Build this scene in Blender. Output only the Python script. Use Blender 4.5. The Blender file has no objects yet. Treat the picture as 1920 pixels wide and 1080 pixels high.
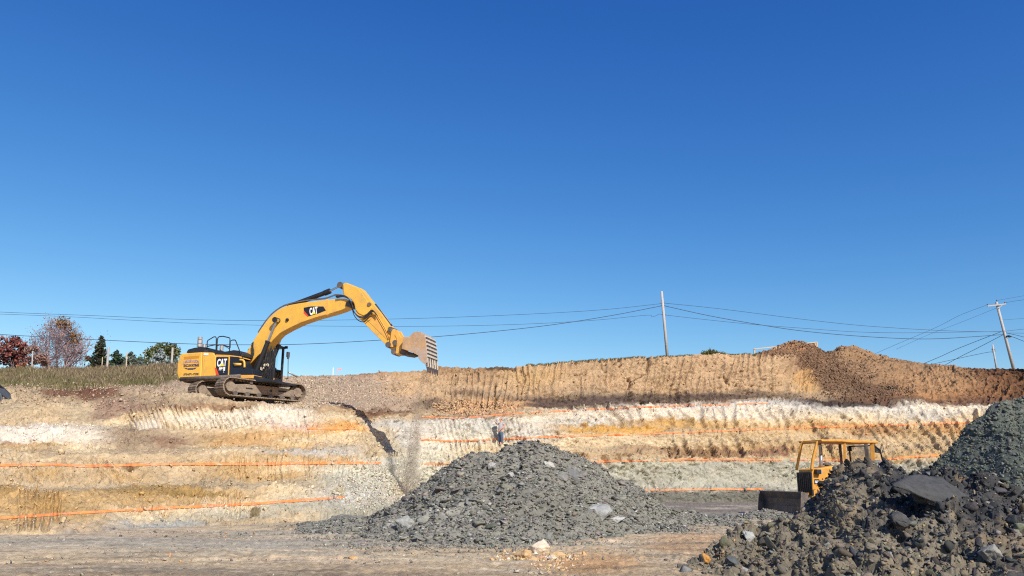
import bpy, math, random
import numpy as np
from mathutils import Vector, Matrix

# ------------------------------------------------------------------ camera, sky, sun, exposure
SC = bpy.context.scene
COL = SC.collection
F = 1493.0
PITCH = math.atan(353.0 / F)
CAM = np.array([0.0, 0.0, 1.7])
cam_d = bpy.data.cameras.new('camera')
cam_d.sensor_width = 36.0
cam_d.lens = F / 1920.0 * 36.0
cam_d.clip_start = 0.1
cam_d.clip_end = 20000
cam = bpy.data.objects.new('camera', cam_d)
cam.location = (0, 0, 1.7)
cam.rotation_euler = (math.pi / 2 + PITCH, 0, 0)
COL.objects.link(cam)
SC.camera = cam

SUN_EL = math.radians(38.0)
SUN_AZ = math.radians(150.0)          # clockwise from +Y: behind the camera, to its right
wd = bpy.data.worlds.new('World')
SC.world = wd
wd.use_nodes = True
nt = wd.node_tree
bg = nt.nodes['Background']
sky = nt.nodes.new('ShaderNodeTexSky')
sky.sky_type = 'NISHITA'
sky.sun_disc = False
sky.sun_elevation = SUN_EL
sky.sun_rotation = SUN_AZ
sky.altitude = 300
sky.air_density = 1.0
sky.dust_density = 0.5
sky.ozone_density = 8.0
# grade of the clear sky: deeper blue overhead, per channel power law on the whole sky
vs = nt.nodes.new('ShaderNodeVectorMath'); vs.operation = 'SCALE'; vs.inputs['Scale'].default_value = 0.1
nt.links.new(sky.outputs[0], vs.inputs[0])
sx = nt.nodes.new('ShaderNodeSeparateXYZ'); cx_ = nt.nodes.new('ShaderNodeCombineXYZ'); nt.links.new(vs.outputs[0], sx.inputs[0])
for k, (g_, a_) in enumerate(((1.94, 5.98), (1.36, 2.02), (0.80, 1.18))):
    pw = nt.nodes.new('ShaderNodeMath'); pw.operation = 'POWER'; pw.inputs[1].default_value = g_
    ml = nt.nodes.new('ShaderNodeMath'); ml.operation = 'MULTIPLY'; ml.inputs[1].default_value = a_ * 10
    nt.links.new(sx.outputs[k], pw.inputs[0]); nt.links.new(pw.outputs[0], ml.inputs[0]); nt.links.new(ml.outputs[0], cx_.inputs[k])
nt.links.new(cx_.outputs[0], bg.inputs['Color'])
bg.inputs['Strength'].default_value = 0.086

sun_d = bpy.data.lights.new('sun', 'SUN')
sun_d.energy = 4.7
sun_d.angle = math.radians(0.5)
sun_d.color = (1.0, 0.95, 0.87)
sun = bpy.data.objects.new('sun', sun_d)
sdir = Vector((math.sin(SUN_AZ) * math.cos(SUN_EL), math.cos(SUN_AZ) * math.cos(SUN_EL), math.sin(SUN_EL)))
sun.rotation_euler = sdir.to_track_quat('Z', 'Y').to_euler()
COL.objects.link(sun)

SC.view_settings.view_transform = 'Standard'
SC.view_settings.look = 'None'
SC.view_settings.exposure = 0.3
SC.view_settings.gamma = 1.0
SC.cycles.max_bounces = 5
SC.cycles.use_denoising = False
SC.cycles.filter_width = 1.15

rng = np.random.default_rng(7)
random.seed(7)

# ------------------------------------------------------------------ projection helpers (photo pixel + depth -> real point)
cp, sp_ = math.cos(PITCH), math.sin(PITCH)
def ray(px, py):
    px = np.asarray(px, float); py = np.asarray(py, float)
    u = (px - 960) / F; v = (540 - py) / F
    return u, cp - v * sp_, sp_ + v * cp
def at(px, py, Y):
    dx, dy, dz = ray(px, py)
    t = np.asarray(Y, float) / dy
    return np.stack(np.broadcast_arrays(dx * t, dy * t, 1.7 + dz * t), -1)
def on_z(px, py, z):
    dx, dy, dz = ray(px, py)
    t = (z - 1.7) / dz
    return np.stack(np.broadcast_arrays(dx * t, dy * t, np.zeros_like(t) + z), -1)
def v3(px, py, Y):
    p = at(px, py, Y); return Vector((float(p[0]), float(p[1]), float(p[2])))

# ------------------------------------------------------------------ numpy noise
def _h(ix, iy, iz, s):
    n = (ix * 374761393 + iy * 668265263 + iz * 2147483647 + s * 1274126177) & 0xFFFFFFFF
    n = ((n ^ (n >> 13)) * 1274126177) & 0xFFFFFFFF
    n = ((n ^ (n >> 16)) * 2246822519) & 0xFFFFFFFF
    return ((n ^ (n >> 15)) & 0xFFFF) / 65535.0
def vnoise(x, y, z=0.0, s=0):
    x, y, z = np.broadcast_arrays(np.asarray(x, float), np.asarray(y, float), np.asarray(z, float))
    ix = np.floor(x).astype(np.int64); iy = np.floor(y).astype(np.int64); iz = np.floor(z).astype(np.int64)
    fx, fy, fz = x - ix, y - iy, z - iz
    fx = fx * fx * (3 - 2 * fx); fy = fy * fy * (3 - 2 * fy); fz = fz * fz * (3 - 2 * fz)
    r = 0
    for a in (0, 1):
        wa = fx if a else 1 - fx
        for b in (0, 1):
            wb = fy if b else 1 - fy
            for c in (0, 1):
                wc = fz if c else 1 - fz
                r = r + wa * wb * wc * _h(ix + a, iy + b, iz + c, s)
    return r * 2 - 1
def fbm(x, y, z=0.0, o=4, s=0, g=0.5):
    r = 0; a = 1; f = 1; t = 0
    for k in range(o):
        r = r + a * vnoise(x * f + 17.3 * k, y * f - 9.1 * k, np.asarray(z) * f + 3.7 * k, s + k); t += a
        a *= g; f *= 2.03
    return r / t
def cells(x, y, s=0):
    """2-D cellular noise: distance to nearest, distance to second, cell id"""
    ix = np.floor(x).astype(np.int64); iy = np.floor(y).astype(np.int64)
    d1 = np.full(x.shape, 9.0); d2 = np.full(x.shape, 9.0); cid = np.zeros(x.shape)
    for a in (-1, 0, 1):
        for b in (-1, 0, 1):
            cx = ix + a; cy = iy + b
            jx = cx + _h(cx, cy, cx * 0, s); jy = cy + _h(cx, cy, cx * 0 + 1, s + 5)
            d = np.hypot(x - jx, y - jy)
            i = _h(cx, cy, cx * 0 + 2, s + 9)
            nearer = d < d1
            d2 = np.where(nearer, d1, np.minimum(d2, d))
            cid = np.where(nearer, i, cid)
            d1 = np.where(nearer, d, d1)
    return d1, d2, cid
def sstep(a, b, x):
    t = np.clip((x - a) / (b - a), 0, 1); return t * t * (3 - 2 * t)
ALB = 0.84
def lin(c):
    q = lin0(c); g = q.mean(-1, keepdims=True); return ALB * (g + (q - g) * 0.88)
def lin0(c):
    c = np.asarray(c, float) / 255.0
    return np.where(c <= 0.04045, c / 12.92, ((c + 0.055) / 1.055) ** 2.4)

# ------------------------------------------------------------------ materials
def mat(name, color=(0.5, 0.5, 0.5), rough=0.7, metal=0.0, attr=False, var=0.0, vscale=3.0, bump=0.0, bscale=20.0,
        dirt=None, dscale=2.0, dlo=0.5, dhi=0.7, spec=0.3, streak=None, detail=8, two=None):
    m = bpy.data.materials.new(name); m.use_nodes = True
    n = m.node_tree.nodes; l = m.node_tree.links
    b = n['Principled BSDF']
    b.inputs['Roughness'].default_value = rough
    b.inputs['Metallic'].default_value = metal
    b.inputs['Specular IOR Level'].default_value = spec
    tc = n.new('ShaderNodeTexCoord')
    if attr:
        a = n.new('ShaderNodeAttribute'); a.attribute_name = 'Col'; cur = a.outputs['Color']
    else:
        r = n.new('ShaderNodeRGB'); r.outputs[0].default_value = (*color, 1); cur = r.outputs[0]
    if var:
        no = n.new('ShaderNodeTexNoise'); no.inputs['Scale'].default_value = vscale; no.inputs['Detail'].default_value = detail
        no.inputs['Roughness'].default_value = 0.65
        l.new(tc.outputs['Object'], no.inputs['Vector'])
        mr = n.new('ShaderNodeMapRange'); mr.inputs['From Min'].default_value = 0.3; mr.inputs['From Max'].default_value = 0.7
        mr.inputs['To Min'].default_value = 1 - var; mr.inputs['To Max'].default_value = 1 + var
        l.new(no.outputs[0], mr.inputs['Value'])
        mx = n.new('ShaderNodeVectorMath'); mx.operation = 'SCALE'
        l.new(cur, mx.inputs[0]); l.new(mr.outputs[0], mx.inputs['Scale']); cur = mx.outputs[0]
    if dirt is not None:
        no = n.new('ShaderNodeTexNoise'); no.inputs['Scale'].default_value = dscale; no.inputs['Detail'].default_value = 7
        no.inputs['Roughness'].default_value = 0.7
        mp = n.new('ShaderNodeMapping')
        if streak: mp.inputs['Scale'].default_value = streak
        l.new(tc.outputs['Object'], mp.inputs['Vector']); l.new(mp.outputs[0], no.inputs['Vector'])
        mr = n.new('ShaderNodeMapRange'); mr.inputs['From Min'].default_value = dlo; mr.inputs['From Max'].default_value = dhi
        l.new(no.outputs[0], mr.inputs['Value'])
        mix = n.new('ShaderNodeMix'); mix.data_type = 'RGBA'
        l.new(mr.outputs[0], mix.inputs['Factor']); l.new(cur, mix.inputs['A']); mix.inputs['B'].default_value = (*dirt, 1)
        cur = mix.outputs['Result']
    l.new(cur, b.inputs['Base Color'])
    if bump:
        no = n.new('ShaderNodeTexNoise'); no.inputs['Scale'].default_value = bscale; no.inputs['Detail'].default_value = 6
        no.inputs['Roughness'].default_value = 0.7
        l.new(tc.outputs['Object'], no.inputs['Vector'])
        bu = n.new('ShaderNodeBump'); bu.inputs['Strength'].default_value = 1.0; bu.inputs['Distance'].default_value = bump
        l.new(no.outputs[0], bu.inputs['Height']); l.new(bu.outputs[0], b.inputs['Normal'])
    return m

M = {}
M['earth'] = mat('cut_earth', attr=True, rough=0.95, spec=0.1, var=0.24, vscale=6.0, bump=0.12, bscale=5.0, detail=10)
M['floor'] = mat('pit_floor_earth', attr=True, rough=0.95, spec=0.1, var=0.28, vscale=5.0, bump=0.05, bscale=12.0, detail=12)
M['rock'] = mat('rock_fragments', attr=True, rough=0.85, spec=0.25, var=0.25, vscale=7.0, bump=0.02, bscale=22.0)
M['paint'] = mat('orange_marking_paint', color=(0.80, 0.23, 0.07), rough=0.9, var=0.15, vscale=5, dirt=(0.58, 0.40, 0.26), dscale=3.0, dlo=0.50, dhi=0.70)
M['yellow'] = mat('yellow_machine_paint', color=(0.69, 0.39, 0.060), rough=0.45, var=0.10, vscale=1.6, dirt=(0.40, 0.27, 0.14), dscale=2.6, dlo=0.5, dhi=0.85, spec=0.4)
M['yellow2'] = mat('worn_yellow_paint', color=(0.66, 0.35, 0.075), rough=0.55, var=0.1, vscale=2, dirt=(0.30, 0.17, 0.07), dscale=3.5, dlo=0.52, dhi=0.85, spec=0.4)
M['black'] = mat('black_paint', color=(0.018, 0.019, 0.022), rough=0.45, spec=0.4, dirt=(0.10, 0.085, 0.07), dscale=2.0, dlo=0.55, dhi=0.9)
M['blackpanel'] = mat('black_panel', color=(0.012, 0.016, 0.024), rough=0.4, spec=0.4)
M['hose'] = mat('hose_rubber', color=(0.02, 0.02, 0.02), rough=0.6, dirt=(0.12, 0.1, 0.08), dscale=4, dlo=0.5, dhi=0.8)
M['mud'] = mat('muddy_steel', color=(0.25, 0.195, 0.14), rough=0.9, var=0.3, vscale=5, bump=0.03, bscale=14, dirt=(0.10, 0.08, 0.065), dscale=3.2, dlo=0.52, dhi=0.72)
M['muddark'] = mat('worn_dark_steel', color=(0.10, 0.085, 0.075), rough=0.7, var=0.3, vscale=5, dirt=(0.26, 0.2, 0.14), dscale=3, dlo=0.5, dhi=0.75)
M['bucket'] = mat('bucket_steel', color=(0.42, 0.27, 0.15), rough=0.7, var=0.22, vscale=3, dirt=(0.36, 0.34, 0.33), dscale=1.6, dlo=0.5, dhi=0.66, bump=0.01, bscale=20)
M['wear'] = mat('wear_plate', color=(0.10, 0.085, 0.09), rough=0.55, metal=0.3, var=0.3, vscale=6)
M['blade'] = mat('blade_steel', color=(0.085, 0.085, 0.10), rough=0.45, metal=0.4, var=0.4, vscale=3, dirt=(0.16, 0.125, 0.09), dscale=4, dlo=0.45, dhi=0.6)
M['pale'] = mat('pale_steel', color=(0.55, 0.49, 0.38), rough=0.5, metal=0.2, var=0.25, vscale=6)
M['pipe'] = mat('dull_chrome', color=(0.42, 0.43, 0.46), rough=0.38, metal=0.6, var=.15, vscale=5)
M['chrome'] = mat('chrome_rod', color=(0.55, 0.56, 0.58), rough=0.2, metal=0.9)
M['grey'] = mat('grey_steel', color=(0.38, 0.37, 0.36), rough=0.5, metal=0.4, var=0.2, vscale=6)
M['dozer'] = mat('weathered_dozer_paint', color=(0.62, 0.29, 0.045), rough=0.55, var=0.18, vscale=3, dirt=(0.30, 0.19, 0.10), dscale=4.0, dlo=0.5, dhi=0.8)
M['white'] = mat('white_decal', color=(0.8, 0.8, 0.8), rough=0.5)
M['decal_y'] = mat('yellow_decal', color=(0.85, 0.62, 0.02), rough=0.5)
M['red'] = mat('red_decal', color=(0.75, 0.06, 0.02), rough=0.5)
M['ink'] = mat('dark_lettering', color=(0.06, 0.05, 0.07), rough=0.6)
M['inklil'] = mat('lilac_lettering', color=(0.30, 0.22, 0.30), rough=0.6)
M['slot'] = mat('slot_shadow_paint', color=(0.50, 0.22, 0.02), rough=0.6)
M['pole'] = mat('weathered_pole_wood', color=(0.40, 0.38, 0.355), rough=0.9, var=0.2, vscale=8)
M['wire'] = mat('cable', color=(0.05, 0.075, 0.12), rough=0.6)
M['wood'] = mat('pale_timber', color=(0.50, 0.42, 0.30), rough=0.85, var=0.2, vscale=8)
M['leaf'] = mat('leaves', attr=True, rough=0.8, spec=0.15)
M['bark'] = mat('bark', color=(0.20, 0.165, 0.15), rough=0.95, var=0.25, vscale=6)
M['skin'] = mat('skin', color=(0.55, 0.27, 0.19), rough=0.6)
M['shirt'] = mat('grey_tshirt', color=(0.36, 0.35, 0.35), rough=0.9, var=0.1, vscale=12)
M['denim'] = mat('denim', color=(0.075, 0.115, 0.18), rough=0.9, var=0.25, vscale=12)
M['boot'] = mat('boot_leather', color=(0.06, 0.04, 0.03), rough=0.7)
M['cap'] = mat('cap_cloth', color=(0.55, 0.42, 0.38), rough=0.9)
M['hair'] = mat('dark_hair', color=(0.05, 0.03, 0.02), rough=0.9)
M['pink'] = mat('pink_flagging', color=(0.8, 0.3, 0.33), rough=0.8)
M['slate'] = mat('dark_sheet', color=(0.055, 0.065, 0.08), rough=0.55, dirt=(0.4, 0.4, 0.4), dscale=6, dlo=0.62, dhi=0.7)
gl = bpy.data.materials.new('cab_glass'); gl.use_nodes = True
_n = gl.node_tree.nodes; _l = gl.node_tree.links
for x in list(_n): _n.remove(x)
_o = _n.new('ShaderNodeOutputMaterial'); _t = _n.new('ShaderNodeBsdfTransparent'); _g = _n.new('ShaderNodeBsdfGlossy'); _m = _n.new('ShaderNodeMixShader')
_t.inputs[0].default_value = (0.90, 0.97, 0.97, 1); _g.inputs['Roughness'].default_value = 0.03
_f = _n.new('ShaderNodeFresnel'); _f.inputs[0].default_value = 1.35
_l.new(_f.outputs[0], _m.inputs[0]); _l.new(_t.outputs[0], _m.inputs[1]); _l.new(_g.outputs[0], _m.inputs[2]); _l.new(_m.outputs[0], _o.inputs[0])
M['glass'] = gl

# ------------------------------------------------------------------ object helpers
def tag(o, label=None, cat=None, group=None, kind=None):
    if label: o['label'] = label
    if cat: o['category'] = cat
    if group: o['group'] = group
    if kind: o['kind'] = kind
    return o
def empty(name, loc=(0, 0, 0), rz=0.0):
    o = bpy.data.objects.new(name, None); o.location = loc; o.rotation_euler = (0, 0, rz); o.empty_display_size = 0.3
    COL.objects.link(o); return o
def np_mesh(name, V, Fc, material, parent=None, col=None, smooth=False, loc=None):
    """Fc: (n,3) or (n,4) int array, or list of such arrays"""
    V = np.asarray(V, np.float32).reshape(-1, 3)
    Fs = Fc if isinstance(Fc, list) else [Fc]
    Fs = [np.asarray(f, np.int32) for f in Fs if len(f)]
    me = bpy.data.meshes.new(name)
    me.vertices.add(len(V)); me.vertices.foreach_set('co', V.ravel())
    li = np.concatenate([f.ravel() for f in Fs])
    tot = np.concatenate([np.full(len(f), f.shape[1], np.int32) for f in Fs])
    st = np.concatenate([[0], np.cumsum(tot)[:-1]]).astype(np.int32)
    me.loops.add(len(li)); me.loops.foreach_set('vertex_index', li)
    me.polygons.add(len(tot)); me.polygons.foreach_set('loop_start', st); me.polygons.foreach_set('loop_total', tot)
    if smooth: me.polygons.foreach_set('use_smooth', np.ones(len(tot), bool))
    me.update(calc_edges=True); me.validate()
    if col is not None:
        ca = me.color_attributes.new('Col', 'FLOAT_COLOR', 'POINT')
        c4 = np.ones((len(V), 4), np.float32); c4[:, :3] = np.asarray(col).reshape(-1, 3); ca.data.foreach_set('color', c4.ravel())
    me.materials.append(material)
    o = bpy.data.objects.new(name, me); COL.objects.link(o)
    if parent is not None: o.parent = parent
    if loc is not None: o.location = loc
    return o
def grid_faces(nr, nc):
    i = np.arange(nr * nc).reshape(nr, nc)
    return np.stack([i[:-1, :-1], i[:-1, 1:], i[1:, 1:], i[1:, :-1]], -1).reshape(-1, 4)

class MB:
    """collects shapes and links them as one mesh"""
    def __init__(s): s.v = []; s.f = []
    def add(s, vs, fs):
        b = len(s.v); s.v += [tuple(map(float, v)) for v in vs]; s.f += [tuple(i + b for i in f) for f in fs]
    def box(s, c, d, R=None):
        x, y, z = d[0] / 2, d[1] / 2, d[2] / 2
        vs = [Vector(p) for p in ((-x, -y, -z), (x, -y, -z), (x, y, -z), (-x, y, -z), (-x, -y, z), (x, -y, z), (x, y, z), (-x, y, z))]
        if R is not None: vs = [R @ p for p in vs]
        c = Vector(c)
        s.add([p + c for p in vs], [(0, 3, 2, 1), (4, 5, 6, 7), (0, 1, 5, 4), (1, 2, 6, 5), (2, 3, 7, 6), (3, 0, 4, 7)])
    def bar(s, a, b, w, h):
        a = Vector(a); b = Vector(b); d = b - a
        R = d.to_track_quat('X', 'Z').to_matrix()
        s.box((a + b) / 2, (d.length, w, h), R)
    def prism(s, poly, y0, y1):
        """poly: list of (x,z); extruded along y"""
        n = len(poly)
        ar = sum(poly[i][0] * poly[(i + 1) % n][1] - poly[(i + 1) % n][0] * poly[i][1] for i in range(n))
        if ar < 0: poly = poly[::-1]
        vs = [(p[0], y0, p[1]) for p in poly] + [(p[0], y1, p[1]) for p in poly]
        fs = [tuple(range(n)), tuple(range(2 * n - 1, n - 1, -1))]
        for i in range(n):
            j = (i + 1) % n; fs.append((i, i + n, j + n, j))
        s.add(vs, fs)
    def tube(s, pts, r, n=8, r2=None, caps=True):
        pts = [Vector(p) for p in pts]; m = len(pts); b = len(s.v)
        rr = [r + (r2 - r) * k / (m - 1) for k in range(m)] if r2 is not None else ([r] * m if not isinstance(r, (list, tuple)) else r)
        prev = None
        for k, p in enumerate(pts):
            t = (pts[min(k + 1, m - 1)] - pts[max(k - 1, 0)]).normalized()
            u = prev if prev is not None else (Vector((0, 0, 1)) if abs(t.z) < 0.9 else Vector((1, 0, 0)))
            u = (u - t * u.dot(t)).normalized(); prev = u; w = t.cross(u)
            for i in range(n):
                a = 2 * math.pi * i / n
                s.v.append(tuple(p + (u * math.cos(a) + w * math.sin(a)) * rr[k]))
        for k in range(m - 1):
            for i in range(n):
                j = (i + 1) % n
                s.f.append((b + k * n + i, b + k * n + j, b + (k + 1) * n + j, b + (k + 1) * n + i))
        if caps:
            s.f.append(tuple(b + i for i in range(n))[::-1]); s.f.append(tuple(b + (m - 1) * n + i for i in range(n)))
    def disc(s, c, r, y0, y1, n=20):
        s.prism([(c[0] + r * math.cos(2 * math.pi * k / n), c[1] + r * math.sin(2 * math.pi * k / n)) for k in range(n)], y0, y1)
    def build(s, name, material, parent=None, bevel=0.0, smooth=False, loc=None, seg=2):
        me = bpy.data.meshes.new(name); me.from_pydata(s.v, [], s.f); me.update()
        me.materials.append(material)
        if smooth: me.polygons.foreach_set('use_smooth', np.ones(len(me.polygons), bool))
        o = bpy.data.objects.new(name, me); COL.objects.link(o)
        if parent is not None: o.parent = parent
        if loc is not None: o.location = loc
        if bevel:
            mo = o.modifiers.new('bevel', 'BEVEL'); mo.width = bevel; mo.segments = seg; mo.limit_method = 'ANGLE'; mo.angle_limit = math.radians(35)
        return o
def split_loose(o):
    """every separate piece of a part becomes a part of its own (same name, same parent)"""
    me = o.data; n = len(me.vertices); par = list(range(n))
    def find(a):
        while par[a] != a: par[a] = par[par[a]]; a = par[a]
        return a
    for f in me.polygons:
        v = f.vertices; a = find(v[0])
        for q in v[1:]:
            b = find(q)
            if b != a: par[b] = a
    comp = {}
    for f in me.polygons: comp.setdefault(find(f.vertices[0]), []).append(f)
    if len(comp) < 2: return [o]
    outs = []; base_name = o.name.split('.')[0]
    for c, fs in comp.items():
        idx = sorted({v for f in fs for v in f.vertices}); mp_ = {v: i for i, v in enumerate(idx)}
        m2 = bpy.data.meshes.new(base_name); m2.from_pydata([tuple(me.vertices[i].co) for i in idx], [], [[mp_[v] for v in f.vertices] for f in fs]); m2.update()
        m2.materials.append(me.materials[0]); sm = fs[0].use_smooth
        if sm: m2.polygons.foreach_set('use_smooth', np.ones(len(m2.polygons), bool))
        if not outs: o.data = m2; outs.append(o); continue
        p = o.copy(); p.data = m2; COL.objects.link(p); outs.append(p)
    return outs
def smooth_path(pts, k=6):
    P = [Vector(p) for p in pts]; P = [P[0] * 2 - P[1]] + P + [P[-1] * 2 - P[-2]]
    out = []
    for i in range(1, len(P) - 2):
        for j in range(k):
            t = j / k; a, b, c, d = P[i - 1], P[i], P[i + 1], P[i + 2]
            out.append(0.5 * ((2 * b) + (c - a) * t + (2 * a - 5 * b + 4 * c - d) * t * t + (3 * b - a - 3 * c + d) * t ** 3))
    out.append(P[-2]); return out
def bevel_angle(o): return o

# ------------------------------------------------------------------ rocks
def _ico(sub):
    import bmesh
    bm = bmesh.new(); bmesh.ops.create_icosphere(bm, subdivisions=sub, radius=1.0)
    v = np.array([x.co[:] for x in bm.verts]); f = np.array([[a.index for a in p.verts] for p in bm.faces]); bm.free()
    return v, f
ICO1 = _ico(1); ICO2 = _ico(2); ICO3 = _ico(3)
def rock_variant(base, seed, cuts=9, rough=0.08):
    r = np.random.default_rng(seed); v, f = base; v = v.copy()
    for k in range(cuts):                       # planar cuts make flat, angular faces
        n = r.normal(size=3); n /= np.linalg.norm(n); d = r.uniform(0.45, 0.8)
        t = v @ n; over = np.clip(t - d, 0, None); v -= over[:, None] * n
    v *= 1 + rough * fbm(v[:, 0] * 3 + seed, v[:, 1] * 3, v[:, 2] * 3, o=3, s=seed)[:, None]
    return v, f
def hull_variant(npts, seed, sub=0, rough=0.0):
    import bmesh
    r = np.random.default_rng(seed); p = r.normal(size=(npts, 3)); p /= np.linalg.norm(p, axis=1)[:, None]; p *= r.uniform(.62, 1.0, (npts, 1))
    p[:, 0] *= r.uniform(1.0, 1.35)
    bm = bmesh.new()
    for q in p: bm.verts.new(q)
    res = bmesh.ops.convex_hull(bm, input=bm.verts[:])
    bmesh.ops.delete(bm, geom=list({x for x in res['geom_interior'] if isinstance(x, bmesh.types.BMVert)}), context='VERTS')
    if sub: bmesh.ops.subdivide_edges(bm, edges=bm.edges[:], cuts=sub, use_grid_fill=True)
    bmesh.ops.triangulate(bm, faces=bm.faces[:])
    bm.verts.index_update()
    v = np.array([x.co[:] for x in bm.verts]); f = np.array([[a.index for a in t.verts] for t in bm.faces]); bm.free()
    if rough: v = v * (1 + rough * fbm(v[:, 0] * 4 + seed, v[:, 1] * 4, v[:, 2] * 4, o=4, s=seed, g=.6)[:, None])
    return v, f
VAR1 = [hull_variant(10 + k % 5, 100 + k) for k in range(18)]
VAR2 = [hull_variant(11 + k % 6, 200 + k, 3 if k % 2 else 1, .30 if k % 2 else .06) for k in range(20)]
VAR3 = [hull_variant(15 + k % 5, 300 + k, 8, .22) for k in range(8)]
def rand_rot(n, r, tilt=3.2):
    ax = r.normal(size=(n, 3)); ax /= np.linalg.norm(ax, axis=1)[:, None]
    an = r.uniform(-tilt, tilt, n)
    K = np.zeros((n, 3, 3)); K[:, 0, 1] = -ax[:, 2]; K[:, 0, 2] = ax[:, 1]; K[:, 1, 0] = ax[:, 2]; K[:, 1, 2] = -ax[:, 0]; K[:, 2, 0] = -ax[:, 1]; K[:, 2, 1] = ax[:, 0]
    I = np.eye(3)[None]
    return I + np.sin(an)[:, None, None] * K + (1 - np.cos(an))[:, None, None] * (K @ K)
def rocks(name, P, S, C, variants, seed=1, squash=(0.5, 0.9), parent=None, material=None, tilt=3.2):
    r = np.random.default_rng(seed); n = len(P)
    if n == 0: return None
    R = rand_rot(n, r, tilt)
    sc = np.stack([r.uniform(0.75, 1.3, n), r.uniform(0.7, 1.1, n), r.uniform(squash[0], squash[1], n)], -1) * S[:, None]
    which = r.integers(0, len(variants), n)
    VV = []; FF = []; CC = []; off = 0
    for k, (v, f) in enumerate(variants):
        idx = np.where(which == k)[0]
        if len(idx) == 0: continue
        a = r.uniform(0, 6.28, len(idx)); ca, sa = np.cos(a), np.sin(a)
        w = v[None] * sc[idx][:, None, :]
        w = np.einsum('nij,nvj->nvi', R[idx], w)
        wx = w[..., 0] * ca[:, None] - w[..., 1] * sa[:, None]; wy = w[..., 0] * sa[:, None] + w[..., 1] * ca[:, None]
        w = np.stack([wx, wy, w[..., 2]], -1) + P[idx][:, None, :]
        VV.append(w.reshape(-1, 3)); nv = len(v)
        FF.append((f[None] + (np.arange(len(idx)) * nv)[:, None, None] + off).reshape(-1, 3)); off += nv * len(idx)
        CC.append(np.repeat(C[idx], nv, axis=0))
    return np_mesh(name, np.concatenate(VV), np.concatenate(FF), material or M['rock'], parent, np.concatenate(CC))
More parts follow.
